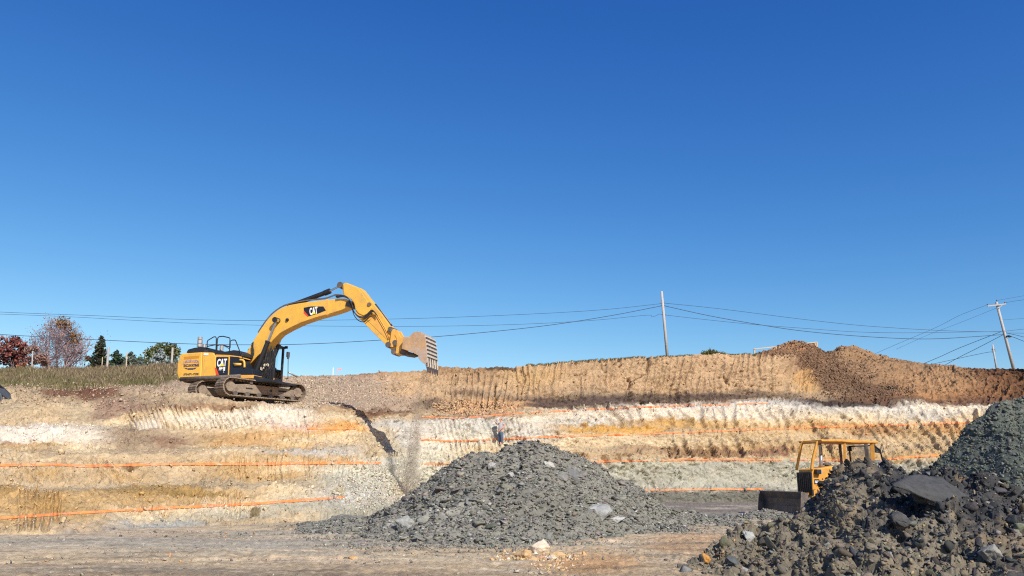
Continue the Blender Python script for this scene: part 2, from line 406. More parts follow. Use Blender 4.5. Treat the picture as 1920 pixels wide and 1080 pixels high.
# ------------------------------------------------------------------ cut wall: terraces, scarp and plateau, one sheet
TC = {  # px : 13 key points (py, depth) from the foot of the wall to the skyline
 -900: [(1020,19),(925,22),(912,25),(880,25.5),(846,26),(838,28),(806,29),(800,31),(775,32),(770,33),(728,36),(726,46),(700,58)],
 0:    [(1003,24),(925,27),(912,30),(880,30.8),(846,31.8),(838,34),(806,35.3),(800,37.3),(775,38.5),(768,39.6),(732,42),(724,47),(694,60)],
 150:  [(1000,25),(922,28),(910,31),(880,31.8),(846,32.8),(838,34.8),(806,36),(801,37.8),(772,38.8),(764,39.6),(730,42),(722,48),(691,61)],
 240:  [(992,26.5),(919,29.2),(908,32),(878,32.8),(846,33.6),(837,35.8),(804,37),(799,38.4),(768,39.2),(760,39.7),(735,41.4),(730,48),(688,62)],
 330:  [(985,28),(916,30.5),(906,33),(875,33.9),(846,34.6),(836,36.6),(803,37.8),(798,38.8),(762,39.5),(752,39.9),(740,40.8),(742,44),(686,62)],
 400:  [(980,29),(915,31.2),(906,33.6),(875,34.5),(846,35.2),(837,37.1),(803,38.2),(798,38.9),(764,39.6),(752,39.9),(746,40.5),(768,50),(702,58)],
 480:  [(975,30),(914,32),(906,34.3),(875,35.2),(846,36),(838,37.8),(803,38.8),(799,39.4),(767,40.2),(757,40.6),(753,41.3),(768,50),(702,57)],
 580:  [(968,31.5),(920,33),(908,35),(875,36),(846,37),(838,38.5),(803,39.6),(799,40.3),(770,41.4),(760,42),(757,43.2),(762,48),(703,57)],
 640:  [(964,33),(935,34.5),(915,36),(885,37.2),(848,38.6),(836,40),(803,41.3),(798,41.9),(776,43.2),(767,43.8),(762,44.8),(748,50),(702,57)],
 690:  [(960,35),(935,36.5),(912,38.3),(882,40),(846,41.8),(830,43.2),(802,44.6),(795,45.3),(778,46.4),(770,46.9),(766,47.8),(746,52),(701,57.5)],
 730:  [(956,37),(930,39),(905,41),(877,43.5),(845,46),(826,47.5),(801,49),(792,49.8),(780,50.6),(773,51),(768,52),(745,55),(699,58)],
 765:  [(950,40),(930,42),(905,45),(880,48.3),(845,50),(828,51),(803,51.5),(795,51.8),(781,52.3),(776,53),(769,54.8),(742,57),(697,59)],
 800:  [(947,48.5),(918,49),(908,49.6),(875,50),(845,50.6),(836,51.6),(805,52.2),(800,52.5),(783,53),(778,55),(765,56),(735,58),(694,60)],
 900:  [(945,49.5),(918,50),(908,50.5),(875,50.9),(834,51.6),(832,53.2),(802,53.6),(798,53.8),(783,54.2),(772,57),(748,58),(712,59.2),(690,60.5)],
 1000: [(942,50.5),(918,51),(908,51.6),(875,52),(839,52.7),(836,54.1),(803,54.6),(799,54.9),(775,55.5),(768,58),(735,58.7),(705,59.6),(684,60.5)],
 1250: [(938,54),(918,54.5),(905,55.5),(868,56),(850,56.6),(842,58),(815,58.6),(808,59.8),(766,60.8),(757,63),(720,63.6),(690,64.2),(668,65)],
 1450: [(938,56),(918,56.5),(902,57.5),(866,58),(848,58.7),(838,60),(808,60.8),(798,62),(762,63),(750,65.5),(715,66),(690,66.6),(662,68)],
 1530: [(938,57),(918,57.5),(902,58.5),(866,59),(848,59.7),(838,61),(808,61.8),(798,63),(762,64),(752,66),(728,68),(695,71.5),(655,77)],
 1700: [(938,58),(918,58.6),(902,59.5),(866,60),(848,60.8),(836,62),(802,63),(792,64),(760,65),(752,66.6),(735,69),(710,73),(675,80)],
 1830: [(938,58.5),(918,59),(902,60),(866,60.5),(848,61.3),(836,62.4),(798,63.4),(788,64.4),(757,65.2),(750,66.4),(735,67.5),(713,69.5),(692,73)],
 1920: [(938,58),(918,58.5),(902,59.4),(866,60),(848,60.7),(836,61.7),(798,62.4),(788,63.2),(755,63.8),(748,64.4),(735,65.2),(714,66.5),(692,68)],
 2800: [(942,50),(918,51),(902,52),(866,53),(848,54),(836,55),(798,56),(788,57),(755,58),(748,59),(735,60),(714,61.5),(690,63)],
}
cx = np.array(sorted(TC)); tab = np.array([TC[k] for k in sorted(TC)], float)      # (ncol, 13, 2)
SKY = np.array([(-900,705),(0,696),(60,693),(150,691),(240,688),(330,686),(345,702),(400,703),(560,705),(620,704),(680,702),(760,697),(800,694),(815,690),(835,688),(860,692),(900,690),(930,688),(965,689),(985,685),(1050,680),(1150,672),(1250,668),(1325,666),(1345,664),(1400,664),(1425,662),(1445,654),(1465,645),(1480,640),(1500,640),(1520,645),(1535,653),(1548,662),(1560,657),(1575,650),(1595,648),(1615,652),(1640,662),(1670,671),(1700,677),(1760,684),(1800,690),(1850,692),(1880,690),(1905,691),(1925,692),(2100,690),(2800,690)], float)
cols = np.concatenate([np.arange(-900, -60, 14.0), np.arange(-60, 1990, 1.35), np.arange(1990, 2800, 14.0)])
nc = len(cols)
key = np.stack([[np.interp(cols, cx, tab[:, k, j]) for j in (0, 1)] for k in range(13)])   # (13, 2, nc)
key[12, 0] = np.interp(cols, SKY[:, 0], SKY[:, 1])
sub = [26, 10, 24, 24, 10, 26, 8, 26, 12, 26, 28, 38]
rowsP, rowsY = [], []
for k in range(12):
    n = sub[k] if k != 0 else 56
    for t in np.arange(n) / n:
        ts = t
        rowsP.append(key[k, 0] * (1 - ts) + key[k + 1, 0] * ts); rowsY.append(key[k, 1] * (1 - ts) + key[k + 1, 1] * ts)
rowsP.append(key[12, 0]); rowsY.append(key[12, 1])
PY = np.array(rowsP); YY = np.array(rowsY); PX = np.broadcast_to(cols, PY.shape).copy()
# soften the terrace edges a little
for _ in range(1):
    YY[1:-1] = (YY[:-2] + 2 * YY[1:-1] + YY[2:]) / 4
P0 = at(PX, PY, YY)

# colour of the strata, with a shadow band painted under the right scarp -------------------------------------------------------------------
tan=(199,173,132); pinkt=(188,166,130); white=(222,208,184); cream=(222,198,155); ochre=(198,162,106); gold=(194,152,82)
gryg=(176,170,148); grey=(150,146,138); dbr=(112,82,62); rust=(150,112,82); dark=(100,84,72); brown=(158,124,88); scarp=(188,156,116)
greyw=(198,192,178); wgrn=(208,202,178); olive=(112,104,62); grav=(176,152,126); clay=(202,158,108); dgrn=(124,120,106); pinkw=(222,190,170); mauv=(158,136,108); orng=(216,166,92)
ST = {
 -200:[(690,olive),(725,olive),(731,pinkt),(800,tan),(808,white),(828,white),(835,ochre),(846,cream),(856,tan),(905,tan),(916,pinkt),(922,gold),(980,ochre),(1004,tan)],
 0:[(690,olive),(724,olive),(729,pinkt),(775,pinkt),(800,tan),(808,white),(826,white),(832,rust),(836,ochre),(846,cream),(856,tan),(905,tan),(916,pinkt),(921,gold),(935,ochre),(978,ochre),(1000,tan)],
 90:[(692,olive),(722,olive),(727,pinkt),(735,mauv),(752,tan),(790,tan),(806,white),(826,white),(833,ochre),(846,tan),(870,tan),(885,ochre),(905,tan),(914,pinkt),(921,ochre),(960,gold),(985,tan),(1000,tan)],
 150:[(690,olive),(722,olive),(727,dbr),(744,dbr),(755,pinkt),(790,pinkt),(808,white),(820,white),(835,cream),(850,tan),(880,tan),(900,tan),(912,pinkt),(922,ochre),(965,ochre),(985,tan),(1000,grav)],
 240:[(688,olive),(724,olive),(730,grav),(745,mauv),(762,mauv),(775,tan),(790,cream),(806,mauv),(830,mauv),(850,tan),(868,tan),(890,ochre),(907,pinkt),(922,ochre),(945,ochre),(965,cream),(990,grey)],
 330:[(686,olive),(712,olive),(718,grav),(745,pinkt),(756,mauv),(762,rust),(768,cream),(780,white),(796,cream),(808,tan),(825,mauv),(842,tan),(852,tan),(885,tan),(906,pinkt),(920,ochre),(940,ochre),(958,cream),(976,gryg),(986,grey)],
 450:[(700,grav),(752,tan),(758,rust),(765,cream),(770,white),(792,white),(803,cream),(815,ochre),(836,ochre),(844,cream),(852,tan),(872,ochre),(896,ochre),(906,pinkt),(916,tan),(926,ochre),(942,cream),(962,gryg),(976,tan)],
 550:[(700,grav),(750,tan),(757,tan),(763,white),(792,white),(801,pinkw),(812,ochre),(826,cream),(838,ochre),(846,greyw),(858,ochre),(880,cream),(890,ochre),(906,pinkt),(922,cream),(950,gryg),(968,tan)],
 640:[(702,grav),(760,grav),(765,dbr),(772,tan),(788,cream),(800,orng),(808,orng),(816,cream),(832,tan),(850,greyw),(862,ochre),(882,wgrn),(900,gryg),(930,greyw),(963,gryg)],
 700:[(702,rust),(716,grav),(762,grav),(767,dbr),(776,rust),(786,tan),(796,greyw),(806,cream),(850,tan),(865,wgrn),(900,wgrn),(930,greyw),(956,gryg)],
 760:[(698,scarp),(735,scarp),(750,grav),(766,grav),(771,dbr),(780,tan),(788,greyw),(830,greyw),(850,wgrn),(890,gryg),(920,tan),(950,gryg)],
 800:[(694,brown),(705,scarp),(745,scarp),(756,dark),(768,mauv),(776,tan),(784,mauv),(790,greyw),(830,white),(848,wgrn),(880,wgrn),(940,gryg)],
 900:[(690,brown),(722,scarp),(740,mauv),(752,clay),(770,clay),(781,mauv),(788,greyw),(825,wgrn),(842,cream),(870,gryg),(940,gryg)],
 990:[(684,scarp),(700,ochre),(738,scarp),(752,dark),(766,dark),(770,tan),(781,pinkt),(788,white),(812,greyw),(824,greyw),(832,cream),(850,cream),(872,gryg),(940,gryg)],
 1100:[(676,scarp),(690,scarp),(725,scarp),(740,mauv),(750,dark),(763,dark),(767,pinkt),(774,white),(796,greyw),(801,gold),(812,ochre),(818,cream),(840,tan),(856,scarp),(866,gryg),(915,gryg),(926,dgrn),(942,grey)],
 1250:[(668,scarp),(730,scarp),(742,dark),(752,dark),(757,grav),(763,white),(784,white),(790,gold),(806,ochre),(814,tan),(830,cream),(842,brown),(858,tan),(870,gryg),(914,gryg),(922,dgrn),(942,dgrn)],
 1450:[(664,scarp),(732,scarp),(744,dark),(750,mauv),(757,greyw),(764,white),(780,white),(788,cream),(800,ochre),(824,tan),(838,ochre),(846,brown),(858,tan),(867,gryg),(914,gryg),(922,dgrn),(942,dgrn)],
 1530:[(655,brown),(690,brown),(735,ochre),(744,grav),(752,dark),(757,dark),(764,greyw),(782,cream),(798,ochre),(820,tan),(838,ochre),(856,ochre),(867,gryg),(915,gryg),(922,dgrn)],  # paired dark stops begin the painted shadow band
 1620:[(650,brown),(700,brown),(745,dbr),(752,dbr),(758,dark),(766,greyw),(785,cream),(798,ochre),(820,tan),(840,tan),(856,ochre),(870,gryg),(922,dgrn)],  # dark stop above the white layer is shadow painted into the colour
 1750:[(684,brown),(742,(178,130,82)),(752,dbr),(757,mauv),(763,white),(780,greyw),(790,cream),(800,ochre),(830,tan),(860,ochre),(870,gryg)],
 1850:[(690,(120,84,56)),(740,(150,106,68)),(752,dbr),(757,white),(780,cream),(800,ochre),(860,tan)],
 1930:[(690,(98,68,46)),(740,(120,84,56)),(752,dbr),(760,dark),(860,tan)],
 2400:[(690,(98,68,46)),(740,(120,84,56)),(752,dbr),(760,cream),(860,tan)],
}
def strata(px, py):
    xs = np.array(sorted(ST)); wx = px + 22 * fbm(px / 55, py / 14, o=3, s=41)
    wy = py + 3.6 * fbm(px / 34, py / 18, o=4, s=42) + 1.6 * fbm(px / 7, py / 5, o=2, s=43)
    wy = wy + 3.2 * vnoise(px / 16, py / 1.7, 0, 44) + 1.5 * vnoise(px / 5, py / 2.5, 0, 45)
    tabs = []
    for k in xs:
        s = ST[int(k)]; yy = [a for a, _ in s]; cc = lin(np.array([c for _, c in s]))
        tabs.append(np.stack([np.interp(wy, yy, cc[:, j]) for j in range(3)], -1))
    idx = np.clip(np.searchsorted(xs, wx) - 1, 0, len(xs) - 2)
    t = np.clip((wx - xs[idx]) / (xs[idx + 1] - xs[idx]), 0, 1); t = t * t * (3 - 2 * t)
    T = np.stack(tabs)
    I, J = np.indices(px.shape)
    a = T[idx, I, J]; b = T[idx + 1, I, J]
    return a * (1 - t)[..., None] + b * t[..., None]
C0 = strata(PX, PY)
def blob(px, py, x, y, rx, ry, soft=0.5, s=0):
    d = np.hypot((px - x) / rx, (py - y) / ry) + 0.5 * fbm(px / (rx * .5), py / (ry * .5), o=3, s=70 + s)
    return 1 - sstep(1 - soft * .6, 1 + soft * .4, d)
def lay(C, m, c, a=1.0): return C * (1 - (m * a)[..., None]) + lin(c) * (m * a)[..., None]
for (x, y, rx, ry, c, a) in [
    (150, 738, 70, 13, (120, 84, 64), .9), (195, 775, 30, 10, (140, 108, 92), .7), (275, 812, 55, 22, (156, 134, 108), .5), (215, 758, 45, 9, (150, 118, 100), .7),
    (320, 826, 38, 10, (150, 118, 92), .8), (470, 825, 70, 14, (190, 146, 92), .5), (60, 818, 70, 12, (232, 220, 200), .8), (275, 795, 30, 8, (232, 220, 200), .7),
    (245, 868, 18, 7, (140, 110, 70), .8), (300, 915, 90, 12, (176, 138, 66), .6), (365, 928, 60, 7, (160, 128, 66), .8), (480, 955, 10, 9, (120, 102, 66), .9), (633, 925, 16, 8, (168, 148, 100), .8),
    (320, 980, 90, 6, (165, 165, 158), .7), (250, 1000, 150, 6, (158, 152, 142), .6), (655, 803, 45, 8, (224, 160, 76), .6), (620, 770, 38, 9, (184, 154, 112), .9), (720, 835, 40, 26, (196, 176, 138), .6),
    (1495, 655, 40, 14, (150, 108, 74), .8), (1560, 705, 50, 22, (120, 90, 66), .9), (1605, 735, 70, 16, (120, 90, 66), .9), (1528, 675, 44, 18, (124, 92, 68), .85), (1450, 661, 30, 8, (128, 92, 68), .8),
    (1508, 712, 22, 22, (206, 160, 96), .6), (1545, 742, 50, 8, (170, 140, 104), .8), (1580, 757, 60, 5, (70, 58, 50), .85), (1400, 735, 30, 8, (110, 92, 78), .6), (1345, 744, 40, 6, (100, 84, 74), .7),  # the thin near-black patch is painted shadow along the bench
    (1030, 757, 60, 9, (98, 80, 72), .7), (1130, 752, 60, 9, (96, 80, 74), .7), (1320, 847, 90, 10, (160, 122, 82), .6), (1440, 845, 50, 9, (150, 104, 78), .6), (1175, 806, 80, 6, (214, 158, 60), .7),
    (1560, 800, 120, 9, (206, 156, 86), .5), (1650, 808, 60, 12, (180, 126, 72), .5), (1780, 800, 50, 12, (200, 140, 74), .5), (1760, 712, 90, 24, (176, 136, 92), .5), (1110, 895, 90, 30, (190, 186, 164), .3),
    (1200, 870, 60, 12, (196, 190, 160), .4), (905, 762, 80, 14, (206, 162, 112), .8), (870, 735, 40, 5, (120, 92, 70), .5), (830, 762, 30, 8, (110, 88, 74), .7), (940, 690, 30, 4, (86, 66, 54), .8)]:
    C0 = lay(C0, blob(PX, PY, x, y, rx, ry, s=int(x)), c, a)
# fine mottling: loose crumbs, pale chips, rain streaks
C0 = C0 * (1 + .13 * fbm(P0[..., 0] * .5, P0[..., 2] * 5.5, P0[..., 1] * .3, o=4, s=19)[..., None])
mott = fbm(P0[..., 0] * 1.3, P0[..., 2] * 3.4, P0[..., 1] * .6, o=5, s=11)
chip = vnoise(P0[..., 0] * 7, P0[..., 2] * 9, P0[..., 1] * 2, 15)
C0 = C0 * (1 + 0.20 * mott[..., None]) * (1 + 0.10 * np.clip(chip, -1, 1)[..., None])

# relief ---------------------------------------------------------------------------------
X, Yw, Z = P0[..., 0], P0[..., 1], P0[..., 2]
disp = 0.36 * fbm(X / 3.0, Z / 1.6, Yw / 3.0, o=3, s=1)
disp += 0.22 * fbm(X / 0.9, Z / 0.6, Yw / 0.9, o=3, s=2)
d1, d2, cid = cells(X / 0.55 + 0.3 * vnoise(X, Z, 0, 8), Z / 0.33 + Yw / 0.6, 3)
chunk = (cid - 0.5) * 0.18 * sstep(0.0, 0.25, d2 - d1)
disp += chunk * (0.35 + 0.65 * sstep(-0.1, 0.35, fbm(X / 2.2, Z / 1.2, Yw / 4, o=2, s=4)))
disp += 0.10 * fbm(X / 0.22, Z / 0.18, Yw / 0.3, o=3, s=5)
q1, q2, qi = cells(X / .26 + .5 * vnoise(X * 2, Z * 2, 0, 18), Z / .15 + Yw / .35, 13)
patch = .35 + .65 * sstep(-.15, .3, fbm(X / 1.7, Z / .9, Yw / 3, o=3, s=14))
disp += (qi - .5) * .15 * sstep(0, .2, q2 - q1) * patch - .06 * (1 - sstep(0, .12, q2 - q1)) * patch
q1, q2, qi = cells(X / .12, Z / .085 + Yw / .2, 16)
disp += (qi - .5) * .085 * patch
pit = sstep(.36, .5, fbm(X / .20, Z / .13, Yw / .3, o=2, s=17)); disp -= .22 * pit * patch
# slump holes, dark crevices
hole = sstep(0.42, 0.62, fbm(X / 0.8, Z / 0.45, Yw / 1.2, o=3, s=6))
disp -= 0.30 * hole
for (ax, ay, bx, by, w_, dp) in ((1183,708,1181,742,2.2,.8),(1126,672,1129,690,1.5,.5),(1213,668,1216,696,1.8,.6),(1190,712,1215,700,1.5,.4),(928,720,929,768,1.5,.4),(1360,700,1368,722,1.8,.4),(1448,690,1450,742,1.5,.4),(243,862,246,874,4,.5),(1240,690,1242,705,1.5,.4),(1135,852,1150,880,5,.4),(880,800,884,812,3,.4),(1165,897,1178,906,5,.5),(1210,893,1216,905,3,.4)):
    tt = np.clip((PY - ay) / (by - ay), 0, 1); cxx = ax + (bx - ax) * tt + 2.0 * vnoise(PY / 5, PY * 0, 0, int(ax)); disp -= dp * np.exp(-((PX - cxx) / w_) ** 2) * sstep(min(ay, by) - 3, min(ay, by) + 2, PY) * (1 - sstep(max(ay, by) - 2, max(ay, by) + 3, PY))
rub = blob(PX, PY, 1190, 868, 110, 24, s=31) + blob(PX, PY, 1200, 902, 90, 8, s=32) + blob(PX, PY, 870, 845, 70, 14, s=33) + .8 * blob(PX, PY, 1330, 845, 120, 12, s=34)
disp -= .34 * np.clip(rub, 0, 1) * sstep(.12, .42, fbm(X / .45, Z / .28, Yw, o=3, s=35))
RG = [  # tooth marks of the digger: x0,x1,y0,y1, spacing, slant, depth
 (955,1545,660,757,11,-0.12,.15),(820,965,700,765,11,-0.2,.12),(1050,1510,758,806,24,.45,.24),(1500,1850,760,858,23,.75,.20),(1240,1500,808,858,25,.7,.18),
 (225,610,757,804,9.5,.35,.13),(8,128,920,1002,16,0.0,.17),(-20,240,848,908,27,.9,.16),(425,560,852,906,10,.1,.10),(555,725,852,905,8.5,.1,.10),(380,570,918,965,10,.1,.08),
 (785,1060,784,905,8,.3,.11),(590,760,700,770,30,.2,.05),(1640,1840,675,750,31,.6,.10),(1830,1990,690,760,26,-.5,.2),(130,420,918,985,21,-.8,.06)]
ridge = np.zeros(PX.shape)
for i, (a, b, c, d, spc, sl, amp) in enumerate(RG):
    env = sstep(a, a + 25, PX) * (1 - sstep(b - 25, b, PX)) * sstep(c, c + (4 if spc < 20 else 14), PY) * (1 - sstep(d - 6, d, PY))
    env = env * (0.4 + 0.6 * sstep(-.3, .2, fbm(PX / (spc * 4), PY / 30, o=2, s=80 + i)))
    u = (PX - sl * (PY - c)) / spc + 0.9 * fbm(PX / (spc * 2.5), PY / 40, o=2, s=50 + i)
    fr = np.abs(2 * (u - np.floor(u)) - 1)
    ridge = ridge + env * (fr ** 3 - .2)
    disp += env * amp * 2.1 * (fr ** (2.4 if spc < 20 else 5.0) - (0.4 if spc < 20 else .25)) * (0.5 + 0.9 * _h(np.floor(u + .5).astype(np.int64), (PY * 0).astype(np.int64), (PY * 0).astype(np.int64), i))
C0 = C0 * (1 + .16 * ridge)[..., None]      # scraped ridges expose paler, drier earth
# undisturbed gravel cone and calmer plateau
calm = blob(PX, PY, 620, 735, 120, 32, s=3); disp *= (1 - 0.75 * np.clip(calm, 0, 1))
gv = np.gradient(P0, axis=0); gh = np.gradient(P0, axis=1)
Nn = np.cross(gh, gv); Nn /= np.linalg.norm(Nn, axis=-1, keepdims=True) + 1e-9
Nn[..., 1] = -np.abs(Nn[..., 1]); Nn[..., 2] = np.abs(Nn[..., 2])
for _ in range(4):
    Nn[1:-1] = (Nn[:-2] + 2 * Nn[1:-1] + Nn[2:]) / 4
Nn /= np.linalg.norm(Nn, axis=-1, keepdims=True) + 1e-9
scale = np.interp(YY, [20, 40, 60, 80], [0.62, 0.9, 1.15, 1.3])
edge = np.ones(PY.shape); edge[-1] = .25; edge[-2] = .6
P1 = P0 + Nn * (disp * scale * edge)[..., None]
# skyline raggedness
sk = 0.10 * fbm(cols / 5.0, cols * 0, o=3, s=91) + 0.12 * np.clip(fbm(cols / 12.0, cols * 0, o=2, s=92), 0, 1) * ((cols > 800) & (cols < 985) | (cols > 1420))
P1[-1, :, 2] += sk
nr = P1.shape[0]
# skirt below the floor and plateau behind
def ext(base, Yabs, dz):
    q = base.copy(); f = Yabs / base[:, 1]; q[:, 0] = base[:, 0] * (1 + (f - 1) * 0.9); q[:, 1] = Yabs; q[:, 2] = base[:, 2] + dz; return q
top = P1[-1]
smz = np.convolve(np.pad(top[:, 2], 30, mode='edge'), np.ones(61) / 61, 'same')[30:-30]
back = []
for (dy, dz) in ((1.0, -.15), (4, -.6), (14, -.9), (40, -1.2), (150, -3), (700, -14), (3500, -60)):
    q = ext(top, top[:, 1] + dy, 0); w = sstep(0, 12, dy); q[:, 2] = top[:, 2] * (1 - w) + smz * w + dz; back.append(q)
bot = P1[0].copy(); bot[:, 2] = -1.5; bot[:, 1] -= .3
allP = np.concatenate([bot[None], P1, np.stack(back)])
backC = np.broadcast_to(lin((116, 110, 66)), (len(back), nc, 3))
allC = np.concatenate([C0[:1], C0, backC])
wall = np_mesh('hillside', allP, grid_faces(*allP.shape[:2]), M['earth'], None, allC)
tag(wall, kind='structure')
def wall_pt(px, py):
    """point of the displaced wall surface seen at photo pixel (px,py)"""
    c = int(np.clip(np.searchsorted(cols, px), 1, nc - 1)); colpy = PY[:, c]
    r = int(np.argmin(np.abs(colpy - py))); return P1[r, c]

# ------------------------------------------------------------------ pit floor
fc = np.concatenate([np.arange(-1500, -60, 30.0), np.arange(-60, 1990, 1.6), np.arange(1990, 3600, 30.0)])
fpy = np.concatenate([1.7 * F / np.array([0.6, 1.5, 3, 5, 8]) + 893, np.arange(1130, 934, -0.9), [925, 915]])
fy = 1.7 * F / (fpy - 893)
FX = (fc[None] - 960) / F * fy[:, None]; FY = np.broadcast_to(fy[:, None], FX.shape)
rut = 0.05 * np.exp(-((FY - 17.2 - .04 * FX + .3 * np.sin(FX / 3)) / .16) ** 2) * -1 - .05 * np.exp(-((FY - 19.2 - .05 * FX + .3 * np.sin(FX / 4)) / .2) ** 2) + 0.05 * fbm(FX / 2.5, FY / .7, o=3, s=21) + 0.022 * fbm(FX / .5, FY / .18, o=3, s=22) + 0.012 * fbm(FX / .12, FY / .1, o=2, s=24)
rough = sstep(0.0, .5, fbm(FX / 3, FY / 2, o=2, s=23))
crumb = 0.03 * fbm(FX / .09, FY / .09, o=2, s=20) + 0.10 * np.clip(fbm(FX / .25, FY / .25, o=3, s=25), 0, 1) * rough
FZ = rut + crumb + 0.03
FPX = 960 + FX / FY * F; FPY = 893 + 1.7 / FY * F
cf = np.zeros(FX.shape + (3,)) + lin((192, 168, 130))
def mixc(C, c, m): return C * (1 - m[..., None]) + lin(c) * m[..., None]
band = fbm(FX / 7, FY / 1.3, o=4, s=26); band2 = fbm(FX / 4, FY / .7, o=4, s=27)
cf = mixc(cf, (174, 162, 136), sstep(-.1, .35, band))
cf = mixc(cf, (196, 172, 138), sstep(.1, .5, band2))
cf = mixc(cf, (130, 114, 94), sstep(.15, .5, -band2) * .6)
cf = mixc(cf, (160, 152, 134), (1 - sstep(16, 22, FY + 2.2 * band)) * 0 + sstep(1.0, -0.2, np.abs((FPY - 1010) / 26)) * sstep(900, 500, FPX) * .75)
cf = mixc(cf, (142, 118, 90), sstep(1030, 1062, FPY + 14 * band) * .45)
cf = mixc(cf, (104, 100, 98), sstep(.62, .3, np.hypot((FPX - 1400) / 420, (FPY - 965) / 34)) * 0 + sstep(985, 950, FPY + 8 * band) * sstep(900, 1200, FPX) * .8)
cf = mixc(cf, (186, 140, 88), np.clip(sstep(1.1, .3, np.hypot((FPX - 1100) / 130, (FPY - 1045) / 26) + .3 * band2), 0, 1) * .75)
cf = mixc(cf, (184, 142, 96), np.clip(sstep(1.1, .5, np.hypot((FPX - 1290) / 110, (FPY - 1010) / 26) + .4 * band2), 0, 1) * .6)
cf = mixc(cf, (112, 100, 84), sstep(.22, .45, fbm(FX / 1.6, FY / .22, o=4, s=67)) * .55)
cf = mixc(cf, (204, 188, 158), sstep(.28, .5, fbm(FX / 2.2, FY / .3, o=4, s=68)) * .5)
ro1, ro2, roi = cells(FX / .22, FY / .16, 29)
cf = cf * (1 + .22 * (roi - .5))[..., None] * 1.2 * (1 + .16 * fbm(FX / .35, FY / .3, o=4, s=28)[..., None])
floor = np_mesh('pit_floor', np.stack([FX, FY, FZ], -1), grid_faces(*FX.shape)[:, ::-1], M['floor'], None, cf)
tag(floor, kind='structure')
outer = MB(); outer.add([(-400, -300, -.25), (400, -300, -.25), (400, 70, -.25), (-400, 70, -.25)], [(0, 1, 2, 3)])
og = outer.build('ground', mat('outer_earth', color=(0.33, 0.26, 0.18), rough=0.95, var=0.3, vscale=.2)); tag(og, kind='structure')

_d = P1[..., 1] * cp + (P1[..., 2] - 1.7) * sp_; APY = 540 - F * (-P1[..., 1] * sp_ + (P1[..., 2] - 1.7) * cp) / _d
NR10 = 56 + sum(sub[1:10])
# ------------------------------------------------------------------ orange marking lines on the wall
LN = [
 ([(-60,873),(100,871),(160,874),(320,870),(480,870),(600,868),(715,868)], 'long orange paint line across the left terraces, the upper of the two there', 5.2),
 ([(-60,975),(60,967),(150,961),(320,952),(480,944),(560,938),(652,932)], 'orange paint line climbing to the right along the foot of the left wall', 5.2),
 ([(790,781),(850,784),(900,781),(940,777),(1010,772),(1100,768),(1200,763),(1300,760),(1400,757),(1440,756)], 'faint orange line at the top of the white layer, highest on the right wall', 3.6),
 ([(788,824),(850,827),(920,824),(1000,820),(1100,817),(1250,812),(1400,806),(1560,800),(1700,796),(1835,792)], 'orange line running behind the standing man, second from the top of the right wall', 3.8),
 ([(788,870),(850,870)], 'short orange line just right of the falling dirt', 3.4),
 ([(1112,866),(1200,864),(1300,862),(1430,862),(1500,862),(1600,863)], 'orange line across the right wall level with the bulldozer canopy', 3.8),
 ([(1195,919),(1300,918),(1430,917)], 'lowest orange line at the foot of the right wall, left of the dozer blade', 4.0),
 ([(1650,864),(1700,857),(1770,853)], 'short orange line behind the bulldozer reaching the green grey heap', 4.0),
 ([(575,803),(620,804),(665,803)], 'short blurred orange mark on the ochre patch below the excavator', 4.5),
]
for li_, (pts, lab, w) in enumerate(LN):
    xs = np.arange(pts[0][0], pts[-1][0], 1.5); ys = np.interp(xs, [p[0] for p in pts], [p[1] for p in pts]) + .5 * fbm(xs / 30, xs * 0, o=3, s=60 + li_)
    ww = w * (1.0 if li_ < 2 else .85) * (0.85 + 0.35 * fbm(xs / 9, xs * 0, o=3, s=61 + li_)); brk = fbm(xs / 16, xs * 0 + li_, o=3, s=62)
    V = []; Fq = []
    for i, x in enumerate(xs):
        c = int(np.clip(np.searchsorted(cols, x), 1, nc - 1)); a_ = APY[:NR10, c]
        for k in (-1, 0, 1):
            y = ys[i] + k * ww[i] / 2; hit = np.where((a_[:-1] - y) * (a_[1:] - y) <= 0)[0]
            if len(hit) == 0: hit = np.array([int(np.argmin(np.abs(a_[:-1] - y)))])
            q = min(hit, key=lambda h: P1[h, c, 1]); dd = a_[q + 1] - a_[q]; t = np.clip((y - a_[q]) / dd if abs(dd) > 1e-6 else 0, 0, 1)
            p = P1[q, c] * (1 - t) + P1[q + 1, c] * t; d = CAM - p; V.append(p + d / np.linalg.norm(d) * .035)
        if i and brk[i] > (-.9 if li_ < 2 else -.5) and np.linalg.norm(V[-2] - V[-5]) < .55:
            a = 3 * (i - 1); b = 3 * i
            Fq += [(a, b, b + 1, a + 1), (a + 1, b + 1, b + 2, a + 2)]
    V = np.array(V)
    o = np_mesh('marking_line', V, np.array(Fq), M['paint'])
    tag(o, lab, 'marking line', 'orange lines sprayed on the pit walls')
